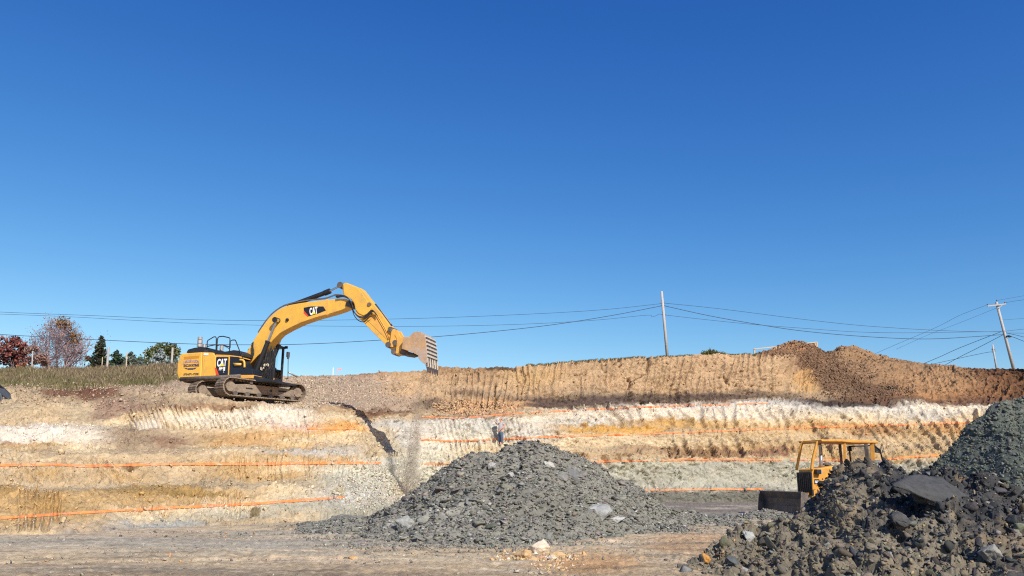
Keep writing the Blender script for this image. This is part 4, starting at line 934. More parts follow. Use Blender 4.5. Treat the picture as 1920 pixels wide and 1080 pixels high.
EP([(430.4, 668), (448.5, 669.5), (452, 676.5), (458, 689), (473, 691.5), (474, 703), (428.8, 703)], -1.44, -.55, 'tool_box', M['blackpanel'], .02)
EP([(452, 689.5), (473, 692), (473.5, 702.6), (452, 702.6)], -1.47, -.6, 'battery_box', M['blackpanel'], .02)
EP([(405, 664.7), (430, 665.6), (452, 668.5), (454, 671.5), (430, 669.6), (405, 669.4)], -1.42, -.6, 'deck_plate', M['yellow2'], .01)
EP([(448.5, 702.8), (475, 702.8), (474, 709.5), (449, 709.5)], -1.46, -.6, 'step_plate', M['yellow2'], .02)
b = MB(); x0, z0 = E.pt(338, 711, -1.53); x1, z1 = E.pt(450, 705.5, -1.53)
b.tube([(x0, -1.5, z0), (x1, -1.5, z1)], .115, 12); b.build('side_bumper', M['muddark'], ex, smooth=True)
b = MB(); b.prism(E.poly([(437.5, 680.5), (452, 681), (452, 685), (440, 685.6)], -1.5), -1.54, -1.44)
b.tube(smooth_path([E.P(450, 674.5, -1.5), E.P(455, 675.3, -1.5), E.P(458, 679, -1.5), E.P(458.5, 689, -1.5)]), .055, 8); b.build('grab_handle', M['yellow'], ex, smooth=True)
EP([(348.5, 661.5), (352, 655), (363, 652), (375, 650.2), (386, 651), (394, 653), (401, 657.5), (404.5, 663)], -1.28, 1.35, 'engine_hood', M['black'], .05)
EP([(398, 662), (402, 657), (416, 657.8), (421, 659), (430, 657.7), (437, 656.2), (447, 657.2), (455, 662), (456, 668.6), (430, 665.6), (404, 664.6)], -1.36, -.42, 'side_hood', M['black'], .04)
b = MB()
for (c, z0_, z1_, r_) in ((374.5, 650.5, 644, .16), (374.8, 644, 637, .145), (375, 637, 631, .13)):
    x, z = E.pt(c, z0_, -.55); _, zz = E.pt(c, z1_, -.55); b.tube([(x, -.55, z), (x, -.55, zz - .03)], r_, 16)
b.build('exhaust_stack', M['grey'], ex, smooth=False)
b = MB(); x, z = E.pt(415, 659, -.7); _, zz = E.pt(415, 648, -.7); b.tube([(x, -.7, z), (x, -.7, zz)], .1, 12); x, z = E.pt(383, 652, -.8); _, zz = E.pt(383, 646, -.8); b.tube([(x, -.8, z), (x, -.8, zz)], .09, 10)
b.build('air_intake', M['grey'], ex)
def rail(name, paths, y, r=.03, m='black', parent=None):
    b = MB()
    for p in paths: b.tube([E.P(a, c, y) for a, c in p], r, 6)
    return b.build(name, M[m], parent or ex)
rail('handrail', [[(388.3, 652), (388.6, 641), (390, 638), (401, 631.6), (404, 631.5), (405.6, 634), (404.6, 668)], [(389, 649.4), (403.6, 646.4)]], -1.36)
rail('handrail', [[(406.2, 668), (407.6, 637), (409, 632.6), (411, 631.2), (418, 630.5), (430, 633.3), (431.3, 635), (430.3, 659)], [(407.3, 648.5), (411, 646.7), (417.8, 646.7), (430, 650.5)]], -1.38)
rail('handrail', [[(431.5, 652), (431.7, 639.8), (435.5, 637.6), (440.5, 637.5), (442, 639), (455.5, 674)]], -1.38)
rail('handrail', [[(421, 650), (424, 650.4), (430, 654), (430, 659)]], -1.25, .018)
# lettering on the flank
ux = (1, 0, 0); uz = (0, 0, 1)
def letter(name, txt, pxc, pyb, px_w, px_h, m, par, yl=-1.512, bold=0.0, arc=0.0, shear=0):
    x, z = E.pt(pxc, pyb, yl); x1, _ = E.pt(pxc + px_w / 2, pyb, yl); x0, _ = E.pt(pxc - px_w / 2, pyb, yl); _, zt_ = E.pt(pxc, pyb - px_h, yl)
    return text_mesh(name, txt, (zt_ - z) / .70, M[m], par, (x, yl, z), ux, uz, bold, x1 - x0, arc, shear=shear)
letter('lettering', 'J MILLER & SON', 358.5, 679.2, 29, 5.2, 'inklil', cwo, arc=.07, bold=.006)
letter('lettering', 'EXCAVATING', 358.5, 687.3, 28.5, 4.6, 'ink', cwo, bold=.008)
letter('lettering', '570-871-7228', 358, 703.3, 28, 3.6, 'ink', cwo, bold=.004)
b = MB()
for pts in ([(346, 689.8), (351, 690), (352, 692.5), (348, 691.5)], [(352.5, 690.4), (362, 690.2), (362, 693), (352.5, 693.2)], [(362.5, 690.2), (368.5, 689.2), (366, 691.5), (363, 692.5)]): b.prism(E.poly(pts, -1.512), -1.516, -1.5)
b.build('machine_silhouette', M['ink'], cwo)
def logo(par, pxc, pyb, w, h, yl, ang=0.0):
    x, z = E.pt(pxc, pyb, yl); x1, _ = E.pt(pxc + w / 2, pyb, yl); x0, _ = E.pt(pxc - w / 2, pyb, yl); _, zt_ = E.pt(pxc, pyb - h, yl)
    hh = zt_ - z; W_ = x1 - x0; u = (math.cos(ang), 0, math.sin(ang)); v = (-math.sin(ang), 0, math.cos(ang))
    text_mesh('lettering', 'CAT', hh / .70, M['white'], par, (x, yl, z), u, v, hh * .055, W_)
    def q(a, c): return (x + u[0] * a * W_ + v[0] * c * hh, z + u[2] * a * W_ + v[2] * c * hh)
    b = MB(); b.prism([q(-.17, -.03), q(.24, -.03), q(.035, .42)], yl - .012, yl - .004); b.build('yellow_triangle', M['decal_y'], par)
logo(pm, 415.5, 686.3, 18, 13, -1.492)
letter('lettering', '336E', 416, 694.6, 11.5, 5.4, 'white', pm, -1.492, .02)
letter('lettering', 'L', 419.5, 698.6, 1.2, 2.6, 'white', pm, -1.492)
# cab (on the far side of the boom)
cab = empty('cab', (0, 0, 0)); cab.parent = ex
y0c, y1c = .50, 1.48
xf, zt = E.pt(516, 650.5, y0c); xb, zb_ = E.pt(484, 711.5, y0c); _, zb_ = E.pt(516, 714.5, y0c); zt = E.pt(505, 650, y0c)[1]
b = MB(); pw = .12
xf = xf + .02
for x in (xb, xf - pw):
    for y in (y0c, y1c - pw): b.box((x + pw / 2, y + pw / 2, (zb_ + zt) / 2), (pw if x > 0 and x > xb else .14, pw, zt - zb_))
b.box(((xf + xb) / 2, (y0c + y1c) / 2, zt + .05), (xf - xb + .1, y1c - y0c + .06, .12))
b.box(((xf + xb) / 2, (y0c + y1c) / 2, zb_ + .09), (xf - xb, y1c - y0c, .22))
b.box((xb + .30, (y0c + y1c) / 2, zb_ + .5), (.55, .8, .75)); b.box((xb + .1, (y0c + y1c) / 2 , zb_ + .6), (.1, .9, 1.2))
b.box(((xf + xb) / 2 - .1, y0c + .03, (zb_ + zt) / 2), (.07, .05, zt - zb_)); b.box(((xf + xb) / 2, y0c + .03, zb_ + .8), (xf - xb, .05, .08))
b.build('cab_frame', M['black'], cab, bevel=.03)
b = MB(); b.box((xf - .03, (y0c + y1c) / 2, zb_ + .45), (.012, y1c - y0c - .2, .5)); b.box(((xf + xb) / 2 + .35, y0c + .03, (zb_ + zt) / 2 + .3), (.62, .010, zt - zb_ - 1.0))
b.build('window', M['glass'], cab)
b = MB(); b.box((xb + .65, 1.0, zb_ + .55), (.5, .5, .14)); b.box((xb + .45, 1.0, zb_ + .95), (.14, .5, .8)); b.box((xf - .25, .75, zb_ + .6), (.05, .05, .8)); b.box((xf - .3, 1.2, zb_ + .35), (.3, .3, .12))
b.build('seat', M['hose'], cab, bevel=.03)
b = MB(); b.tube([E.P(535.2, 652, y1c), E.P(537.5, 649.8, y1c)], .05, 8); b.box(E.P(536.6, 651.5, y1c), (.16, .1, .14)); b.build('cab_lamp', M['black'], cab)
b = MB(); b.tube([E.P(539.8, 711, y1c + .1), E.P(540.3, 671, y1c + .1)], .022, 6); b.tube([E.P(534, 709, y1c), E.P(539.8, 709.5, y1c + .1)], .022, 6)
mo = b.build('mirror_post', M['black'], cab); b = MB(); b.box(E.P(540.2, 665, y1c + .1), (.12, .22, .30)); b.box(E.P(540.2, 671.5, y1c + .1), (.1, .12, .1)); b.build('mirror', M['grey'], mo, bevel=.02)
EP([(498, 707.8), (511.5, 707.8), (511, 715), (498, 715)], .42, .6, 'cab_step', M['yellow'], .02)
# boom
boom = EP([(456, 673), (464, 658), (475.5, 638), (487, 620), (498, 604), (509, 591), (520, 582), (530, 576.3), (542, 572), (564, 568), (600, 563.3), (621, 561.3), (634, 559.8), (648, 560), (655.5, 563), (657, 570), (652, 576), (641, 580.8), (622, 587), (593, 594.8), (564, 604.7), (542, 615), (524, 625), (511, 638), (498, 654), (482, 668), (470, 681), (461, 690), (453, 686)], -.34, .34, 'boom', M['yellow'], .025)
for pts in ([(611, 560.6), (615.5, 560.4), (616, 589.5), (611.5, 590.5)],): EP(pts, -.352, -.335, 'weld_seam', M['yellow2'], .004, boom)
EP([(569.5, 577), (583, 574.4), (606, 574.6), (611, 582), (597, 587.6), (580, 592.6), (577.5, 592.8), (570, 584)], -.352, -.338, 'decal_panel', M['blackpanel'], 0, boom)
EP([(569.6, 582), (578.5, 592.6), (576.5, 593.6), (569.5, 586.8)], -.356, -.338, 'red_stripe', M['red'], 0, boom)
logo(boom, 588.2, 588.8, 15, 12.3, -.356, math.radians(8))
b = MB(); b.disc(E.pt(518.5, 600.5, -.5), .15, -.72, -.3); b.disc(E.pt(539, 600, -.35), .09, -.42, -.3); b.disc(E.pt(654.5, 570.5, -.3), .15, -.42, .42); b.build('pivot_pin', M['black'], boom, bevel=.01)
for y, a, c in ((-.56, (518.5, 600.5), (474, 708)), (.56, (529, 628), (479, 709))):
    A = E.P(*a, y) if y < 0 else (E.P(518.5, 600.5, -.5)[0], y, E.P(518.5, 600.5, -.5)[2])
    B = (E.P(476, 706, -.56)[0], y, E.P(476, 706, -.56)[2]); A = Vector(A); B = Vector(B); Mi = A.lerp(B, .40)
    b = MB(); b.tube([B, Mi], .125, 14); b.tube([Mi, A.lerp(B, .37)], .15, 14); b.tube([B + Vector((0, 0, .02)), B + (A - B) * .06], .16, 12); cy_ = b.build('boom_cylinder', M['black'], ex, smooth=False)
    b = MB(); b.tube([Mi, A], .06, 10); b.disc((A.x, A.z), .12, y - .1, y + .1, 14); b.build('piston_rod', M['chrome'], cy_)
A = Vector(E.P(641, 534.2, 0)); B = Vector(E.P(540, 575, 0)); Mi = Vector(E.P(619, 545.5, 0))
b = MB(); b.tube([B, Mi], .13, 14); b.tube([Mi - (A - B).normalized() * .35, Mi], .155, 14); cy_ = b.build('stick_cylinder', M['black'], ex)
b = MB(); b.tube([Mi, A], .055, 10); b.disc((A.x, A.z), .13, -.12, .12, 14); b.build('piston_rod', M['chrome'], cy_)
# stick
st = EP([(641.5, 533), (648, 529.6), (660, 534), (671, 538.6), (676.5, 540.5), (688, 555), (701, 571), (712, 584.5), (735, 616), (747, 638), (752, 650), (748.5, 662), (742, 665), (736, 659), (722, 645), (702, 626), (682, 605), (673, 597), (668, 588), (664, 570), (657, 560.5), (650, 554), (643.5, 553)], -.27, .27, 'stick', M['yellow'], .02)
b = MB()
for y0_, y1_ in ((-.31, -.255), (.255, .31)):
    b.prism(E.poly([(643.3, 533.8), (649, 531), (671, 540.5), (678.5, 549.5), (697.5, 577), (690, 587.5), (681, 591.5), (672.5, 587.5), (666.5, 580), (664, 568), (658, 560.5), (645, 553)], -.31), y0_, y1_)
b.build('side_plate', M['yellow'], st, bevel=.015)
EP([(684, 596), (693, 589), (700, 588.5), (730, 634), (727, 638)], -.285, -.26, 'stiffener', M['yellow2'], .01, st)
b = MB(); b.disc(E.pt(642.2, 536.5, 0), .17, -.34, .34, 16); b.disc(E.pt(743.5, 661, 0), .17, -.36, .36, 16); b.disc(E.pt(733.5, 648.5, 0), .16, -.42, .42, 16); b.disc(E.pt(737.3, 619.8, 0), .14, -.42, .42, 16); b.disc(E.pt(697, 573, 0), .11, -.36, .36, 14); b.disc(E.pt(746, 645, 0), .16, -.4, .4, 16)
b.build('pivot_pin', M['muddark'], st, bevel=.01)
A = Vector(E.P(737, 619.5, 0)); B = Vector(E.P(702, 572, 0)); Mi = A.lerp(B, .14)
b = MB(); b.tube([B, Mi], .115, 14); b.tube([Mi + (B - A) * .06, Mi], .14, 14); b.tube([B + Vector((.02, -.17, -.05)), Mi + Vector((0, -.17, -.05))], .035, 6); cy_ = b.build('bucket_cylinder', M['black'], ex)
b = MB(); b.tube([Mi, A], .055, 10); b.build('piston_rod', M['chrome'], cy_)
lk = MB()
for y0_, y1_ in ((-.4, -.3), (.3, .4)):
    lk.prism(E.poly([(734, 617), (741, 617), (737.8, 633), (737, 651), (730, 650), (732, 632)], -.4), y0_, y1_)
for y0_, y1_ in ((-.30, -.18), (.18, .30)):
    lk.prism(E.poly([(735, 618), (745, 618.5), (751.5, 632), (750, 650), (744.5, 650), (743, 634)], -.3), y0_, y1_)
lk.build('bucket_link', M['yellow2'], ex, bevel=.02)
# bucket: side plates, curved shell, ears, lip, teeth
bk = empty('bucket', (0, 0, 0)); bk.parent = ex
BW = .78
shell = [(756, 632.5), (766.5, 631.5), (771, 627), (776, 623), (783, 621.3), (790, 623), (794.5, 627), (797, 632), (798.5, 641), (800, 656), (800.5, 670), (799.5, 684)]
side = shell + [(792, 680), (784.5, 672), (784, 666.5), (772, 660), (753.5, 654)]
ps = E.poly(side, -BW)
b = MB()
for y0_, y1_ in ((-BW, -BW + .05), (BW - .05, BW)): b.prism(ps, y0_, y1_)
b.build('bucket_side', M['bucket'], bk, bevel=.01)
p2 = E.poly(shell, -BW); cxm = sum(p[0] for p in ps) / len(ps); czm = sum(p[1] for p in ps) / len(ps)
inn = [(x + (cxm - x) * .07, z + (czm - z) * .07) for x, z in p2]
b = MB(); b.prism(p2 + inn[::-1], -BW + .05, BW - .05)
sh = b.build('bucket_shell', M['bucket'], bk)
b = MB()
for k in (6.6, 7.6, 8.25, 8.75, 9.25, 9.75):
    i = int(k); t = k - i; x = p2[i][0] * (1 - t) + p2[i + 1][0] * t; z = p2[i][1] * (1 - t) + p2[i + 1][1] * t
    d = Vector((p2[i + 1][0] - p2[i][0], 0, p2[i + 1][1] - p2[i][1])).normalized()
    b.box((x + .02, 0, z), (.10, BW * 1.9, .05), Vector((1, 0, 0)).rotation_difference(d).to_matrix())
b.build('wear_strip', M['pale'], bk)
b = MB()
for y in (-.5, 0.02, .52):
    pp_ = [(x + .012, z) for x, z in p2[6:]]; qq = [(x - .01, z) for x, z in p2[6:]]; b.prism(pp_ + qq[::-1], y - .22, y + .22)
b.build('wear_plate', M['wear'], bk)
b = MB(); q = MB(); lip = Vector((p2[-1][0], 0, p2[-1][1])); dn_ = Vector((.10, 0, -1)).normalized()
for k in range(5):
    y = -BW + .09 + k * (2 * BW - .18) / 4; c = lip + Vector((0.01, y, .13)); R = Vector((0, 0, -1)).rotation_difference(dn_).to_matrix()
    b.box(c, (.13, .11, .46), R); t0 = c + dn_ * .22
    q.add([t0 + Vector(v) for v in ((-.06, -.055, 0), (.06, -.055, 0), (.06, .055, 0), (-.06, .055, 0))] + [t0 + dn_ * .30 + Vector(v) for v in ((-.015, -.03, 0), (.02, -.03, 0), (.02, .03, 0), (-.015, .03, 0))], [(0, 3, 2, 1), (4, 5, 6, 7), (0, 1, 5, 4), (1, 2, 6, 5), (2, 3, 7, 6), (3, 0, 4, 7)])
ad = b.build('tooth_adapter', M['pale'], bk, bevel=.01)
q.build('tooth', M['wear'], ad)
b = MB(); b.prism([(lip.x - .05, lip.z - .05), (lip.x + .06, lip.z - .05), (lip.x + .05, lip.z + .12), (lip.x - .04, lip.z + .12)], -BW, BW); b.build('cutting_edge', M['muddark'], bk, bevel=.01)
b = MB()
for y0_, y1_ in ((-.42, -.32), (.32, .42)): b.prism(E.poly([(744, 640), (750, 633), (757, 631.5), (768, 631.3), (772, 640), (764, 650), (753, 655), (747, 663), (741, 663), (743, 650)], -.42), y0_, y1_)
b.build('bucket_ear', M['yellow2'], bk, bevel=.02)
b = MB(); b.prism(E.poly([(752, 655), (772, 661), (771, 664), (764, 666), (750, 664)], -.5), -.5, .5); b.build('lip_shade_block', M['muddark'], bk, bevel=.03)  # dark block standing in for the shade inside the bucket lip
# hoses and pipes
hs = MB()
for k, (dy, y) in enumerate(((0, -.42), (1.6, -.45), (-1.5, -.40), (3, -.47))):
    hs.tube(smooth_path([E.P(a + dy * .5, c + dy * .6, y) for a, c in ((630, 556.5), (642, 554.5), (652, 558.5), (658, 568), (661.5, 581), (669, 591), (678, 594.8), (686, 592.5), (697, 582.5), (702, 585), (706, 590))]), .028, 6)
hs.tube(smooth_path([E.P(a, c, -.44) for a, c in ((658, 568), (660.5, 578), (663.5, 590), (671, 600), (680, 603.5), (686, 601), (692, 595.5), (697, 592.5))]), .024, 6)
hs.build('arm_hose', M['hose'], ex, smooth=True)
hs = MB(); topb = [(484, 623.5), (487, 618.8), (498, 602.8), (509, 589.8), (520, 580.8), (530, 574.8), (542, 570.4), (564, 565.5), (590, 562), (610, 560), (622, 556), (629, 553.5), (640, 554)]
for y, o_ in ((-.25, 0), (-.12, -1.0), (.1, -.4), (.22, -1.2)): hs.tube(smooth_path([E.P(a, c + o_, y) for a, c in topb], 3), .026, 6)
hs.build('boom_pipe', M['muddark'], ex, smooth=True)
hs = MB()
for o_ in (0, 2.2): hs.tube([E.P(a + o_, c - o_ * .6, -.31) for a, c in ((703, 588), (712, 603), (720, 617), (725, 628), (728, 636))], .022, 6)
hs.build('arm_pipe', M['yellow2'], ex, smooth=True)
hs = MB(); rr_ = random.Random(3)
for k in range(11):
    a = 486 + k * 1.9 + rr_.uniform(-1, 1); y = -.34 - .018 * k
    hs.tube(smooth_path([E.P(a + 12, 655 + rr_.uniform(-6, 6), y), E.P(a + 9, 672, y), E.P(a + 4, 688 + rr_.uniform(-4, 4), y), E.P(a - 4, 702, y), E.P(a - 12 + rr_.uniform(-2, 2), 711, y)]), .03, 6)
for k in range(4):
    hs.tube(smooth_path([E.P(475 - k, 641 + k, -.38), E.P(473 + k, 660, -.45), E.P(468 + k, 670 + k, -.5), E.P(456, 673 + 1.3 * k, -.6)]), .026, 6)
hs.tube(smooth_path([E.P(472, 650, -.4), E.P(472.5, 662, -.45), E.P(467, 674, -.5), E.P(457, 676, -.6)]), .04, 6)
hs.build('hydraulic_hose', M['hose'], ex, smooth=True)
b = MB(); rr_ = random.Random(5)
for k in range(8): b.box(E.P(489 + k * 2.1 + rr_.uniform(-1, 1), 682 + rr_.uniform(0, 12), -.42 - rr_.uniform(0, .12)), (.06, .06, rr_.uniform(.08, .16)))
b.build('hose_coupling', M['pale'], ex, bevel=.01)
EP([(474, 690), (480, 676), (490, 664), (497, 660), (499, 700), (497, 711), (474, 711)], -.28, .28, 'boom_foot_bracket', M['black'], .03)
EP([(480, 690), (500, 655), (511, 652), (512, 711), (480, 711)], .36, .44, 'splash_guard', M['black'], .02)
EP([(464, 655), (469, 651), (474, 651), (472, 662), (464, 662)], .6, 1.2, 'seat_back_cover', M['black'], .04)
EP([(455, 664), (466, 664), (472, 672), (470, 690), (455, 690)], .45, 1.4, 'deck_box', M['black'], .04)

# ------------------------------------------------------------------ bulldozer
D = Frame(1585, 960, 35.0, 0.0, math.radians(193))
dz = empty('bulldozer', tuple(D.O), D.h)
tag(dz, 'yellow bulldozer with open canopy and dark blade half hidden behind the clod heap', 'bulldozer')
def DP(pts, y0, y1, name, material, bevel=.02, parent=None, ya=None):
    b = MB(); b.prism(D.poly(pts, y0 if ya is None else ya), min(y0, y1), max(y0, y1)); return b.build(name, material, parent or dz, bevel=bevel)
for s_ in (-1, 1): make_track('crawler_track', dz, .1, .95 * s_, 0, 3.6, .95, .5, 40, M['muddark'], M['muddark'], s_)
hood = DP([(1522.5, 880), (1545, 876.5), (1575, 871.8), (1577, 930), (1523, 933)], .5, -.5, 'engine_hood', M['dozer'], .04)
xg, zg = D.pt(1522.5, 886, .5); _, zg0 = D.pt(1522.5, 925, .5)
b = MB(); b.box((xg + .045, 0, (zg + zg0) / 2 - .04), (.09, 1.06, zg - zg0 + .1)); b.build('radiator_guard', M['hose'], dz, bevel=.02)
b = MB()
for k in range(7): b.box((xg + .095, -.42 + k * .14, (zg + zg0) / 2 - .04), (.02, .03, zg - zg0))
b.build('grille_bar', M['black'], dz)
DP([(1522, 879), (1530, 878), (1530, 918), (1522.5, 919)], .53, .47, 'radiator_side', M['dozer'], .02)
DP([(1529, 896), (1536.5, 896), (1543, 904), (1550, 908), (1549, 912), (1540, 910), (1529, 911)], .535, .505, 'hood_step', M['dozer'], .01)
DP([(1527.3, 898.5), (1536.3, 898.5), (1536.3, 907.5), (1527.3, 907.5)], .55, .53, 'decal_panel', M['blackpanel'], 0, hood)
x, z = D.pt(1531.7, 905.6, .556); text_mesh('lettering', 'CAT', .13, M['white'], hood, (x, .556, z), (-1, 0, 0), (0, 0, 1), .008, .16)
b = MB(); b.box(D.P(1533, 884.5, .62), (.2, .2, .2)); lh = b.build('work_lamp', M['black'], dz, bevel=.02); b = MB(); b.box(D.P(1538, 884.5, .62), (.05, .22, .17)); b.build('lamp_lens', M['grey'], lh)
def dt(name, paths, r, m, n=8, parent=None):
    b = MB()
    for p in paths: b.tube(p, r, n)
    return b.build(name, M[m], parent or dz, smooth=True)
cn = DP([(1540, 824.3), (1560, 823.5), (1576, 823.7), (1612, 825.3), (1647, 827), (1647, 831), (1600, 830.3), (1577, 828.3), (1541, 828)], .85, -.85, 'canopy', M['dozer'], .03)
dt('canopy_sweep', [smooth_path([D.P(1545, 826.3, .56), D.P(1537, 827, .56), D.P(1532.5, 830.5, .56), D.P(1530.5, 836, .56), D.P(1526.5, 852, .56), D.P(1523.5, 866, .56), D.P(1522, 881, .56)])], .065, 'dozer')
xs_, zs_ = D.pt(1522, 881, .56); xt_, zt_ = D.pt(1532.5, 829, .56)
dt('canopy_sweep', [smooth_path([(D.pt(1545, 826.3, .56)[0], -.56, zt_ + .08), (xt_, -.56, zt_), ((xs_ + xt_) / 2, -.56, (zs_ + zt_) / 2 + .05), (xs_, -.56, zs_)])], .06, 'dozer')
b = MB(); b.tube([(xt_, -.56, zt_), (xt_, .56, zt_)], .05, 8); b.build('sweep_crossbar', M['dozer'], dz)
for y, x_, w in ((.72, 1583.2, 5), (.72, 1635, 7)):
    x, z = D.pt(x_, 828, y); x2, z2 = D.pt(x_ + (4 if w == 7 else 1.5), 890, y)
    b = MB(); b.tube([(x, y, z), (x2, y, z2)], w / 43 / 1.7, 4); b.build('canopy_post', M['dozer'], dz)
    x, z = D.pt(x_ - (9 if w == 5 else 12), 828, -y); b = MB(); b.tube([(x, -y, z), (x, -y, z2)], w / 43 / 1.6, 4); b.build('canopy_post', M['muddark'], dz)
dt('exhaust_pipe', [[D.P(1539.3, 876, .1), D.P(1539.3, 852, .1)], [D.P(1539.3, 852, .1), D.P(1538, 836, .1), D.P(1536.5, 831.5, .1)]], .07, 'pipe', 12)
b = MB(); x, z = D.pt(1550, 869.5, -.1); b.tube([(x, -.1, z - .25), (x, -.1, z - .03)], .08, 12); b.tube([(x, -.1, z - .05), (x, -.1, z + .0), (x, -.1, z + .06)], [.17, .17, .08], 16); b.build('precleaner', M['muddark'], dz)
ms = MB(); xa, za = D.pt(1592, 837, -.72); xb2, _ = D.pt(1633, 837, -.72); _, zb2 = D.pt(1600, 870, -.72)
for k in range(20): xk = xa + (xb2 - xa) * k / 19; ms.box((xk, -.72, (za + zb2) / 2), (.012, .012, za - zb2))
for k in range(16): zk = zb2 + (za - zb2) * k / 15; ms.box(((xa + xb2) / 2, -.72, zk), (abs(xb2 - xa), .012, .012))
ms.build('screen_mesh', M['muddark'], dz)
dt('screen_frame', [[(xa, -.72, zb2), (xa, -.72, za), (xb2, -.72, za + .05), (xb2, -.72, zb2)]], .04, 'black', 6)
dt('rear_guard', [[D.P(1638, 834, .5), D.P(1650, 843.5, .5), D.P(1655.5, 866, .5)], [D.P(1640, 847, .5), D.P(1651, 848, .5)]], .035, 'black', 6)
b = MB(); b.prism(D.poly([(1638, 836), (1650, 843), (1651, 848.5), (1640, 848)], .5), .45, .5); b.build('corner_guard', M['black'], dz); b = MB(); b.box(D.P(1592.5, 841.5, -.3), (.14, .1, .2)); b.build('rear_lamp', M['black'], dz)
b = MB(); xs_, zs_ = D.pt(1605, 905, 0); b.box((xs_, 0, zs_ - .1), (.6, .6, .2)); b.box((xs_ - .3, 0, zs_ + .25), (.15, .6, .7)); b.build('operator_seat', M['hose'], dz, bevel=.04)
DP([(1578, 900), (1640, 896), (1642, 940), (1578, 940)], .75, -.75, 'rear_body', M['dozer'], .04)
DP([(1640, 880), (1662, 880), (1664, 925), (1640, 925)], .6, -.6, 'fuel_tank', M['dozer'], .05)
# blade: curved mouldboard with end plates
xb0, _ = D.pt(1470, 940, 0)
b = MB(); pr_ = [(xb0 + .22, .02), (xb0 + .04, .25), (xb0, .5), (xb0 + .03, .8), (xb0 + .16, 1.08), (xb0 + .10, 1.10), (xb0 - .05, .8), (xb0 - .08, .5), (xb0 - .04, .25), (xb0 + .14, .02)]
b.prism(pr_, -1.6, 1.6); bl = b.build('blade', M['blade'], dz, bevel=.01)
b = MB()
for y in (-1.62, 1.60): b.prism([(xb0 + .3, .0), (xb0 + .3, .35), (xb0 + .2, 1.1), (xb0 - .1, 1.05), (xb0 - .1, 0)], y, y + .03)
b.build('end_plate', M['muddark'], bl); b = MB(); b.box((xb0 + .20, 0, .05), (.08, 3.24, .2), Matrix.Rotation(.3, 3, 'Y')); b.build('cutting_edge', M['grey'], bl, bevel=.01)
b = MB()
for y in (-1.15, 1.15): b.bar((xb0, y, .35), (.2, y, .45), .12, .22)
b.bar((xb0, .3, .7), (xg - .2, .3, 1.1), .08, .08); b.build('push_arm', M['dozer'], dz)

NOSPLIT = {'rear_lamp', 'crawler_track', 'lettering', 'screen_mesh', 'cab_frame', 'undercarriage', 'exhaust_stack', 'wear_strip', 'machine_silhouette', 'handrail', 'radiator_guard', 'bucket_shell', 'seat', 'operator_seat', 'cab_lamp', 'mirror', 'mirror_post', 'rear_guard', 'grab_handle', 'precleaner', 'rear_lamp', 'boom_cylinder', 'stick_cylinder', 'bucket_cylinder', 'piston_rod', 'insulator', 'shaft'}
for root_ in (ex, dz):
    for o in list(root_.children_recursive):
        if o.type == 'MESH' and o.name.split('.')[0] not in NOSPLIT and not o.children: split_loose(o)
# ------------------------------------------------------------------ utility poles and lines
def lean_pole(name, top, bot, Y, r, label, extra=None, cat='utility pole', r2=None, m='pole', group=None, down=.6):
    T_ = v3(*top, Y); B_ = v3(*bot, Y); B_ = B_ + (B_ - T_).normalized() * down
    root = empty(name, tuple(B_)); b = MB(); b.tube([(0, 0, 0), tuple((T_ - B_) * .5), tuple(T_ - B_)], [r * 1.15, r * 1.05, r2 or r * .9], 12)
    b.build('shaft', M[m], root, smooth=True); tag(root, label, cat, group); return root, B_
p1, o1 = lean_pole('utility_pole', (1240.5, 546.5), (1251.3, 669), 72, .125, 'plain grey wooden utility pole leaning left above the middle of the scarp')
b = MB()
for px, py in ((1242.5, 568), (1243, 573), (1244.5, 590)): q = v3(px, py, 72) - o1; b.tube([q + Vector((-.2, 0, 0)), q + Vector((.2, 0, 0))], .035, 8)
b.build('line_bracket', M['muddark'], p1)
p2, o2 = lean_pole('utility_pole', (1868.3, 566.5), (1900.5, 692), 78, .13, 'grey utility pole with a crossarm, leaning left at the right edge')
b = MB(); b.bar(v3(1851, 574.2, 77.8) - o2, v3(1885.5, 570, 77.8) - o2, .12, .12); b.build('crossarm', M['pole'], p2)
b = MB(); b.bar(v3(1880, 571, 77.75) - o2, v3(1872.5, 578, 77.75) - o2, .05, .05); b.build('brace', M['pole'], p2)
for px, py in ((1851.5, 572.5), (1869, 564.8), (1884, 569)):
    b = MB(); q = v3(px, py, 77.8) - o2; b.tube([q, q + Vector((0, 0, .08)), q + Vector((0, 0, .16))], [.03, .07, .03], 8); b.build('insulator', M['muddark'], p2)
b = MB(); q = v3(1892, 631, 77.8) - o2; b.tube([q + Vector((-.25, 0, .05)), q + Vector((0, 0, .02)), q + Vector((.3, 0, -.02))], [.05, .13, .03], 8); b.build('splice_case', M['hose'], p2)
p3, o3 = lean_pole('service_pole', (1861, 646), (1869, 694), 84, .085, 'short slim pole with dark brackets just left of the crossarm pole', cat='pole')
for py in (655, 658):
    b = MB(); q = v3(1862.5 + (py - 655) * .2, py, 84) - o3; b.tube([q + Vector((-.16, 0, 0)), q + Vector((.16, 0, 0))], .06, 8); b.build('bracket', M['muddark'], p3)
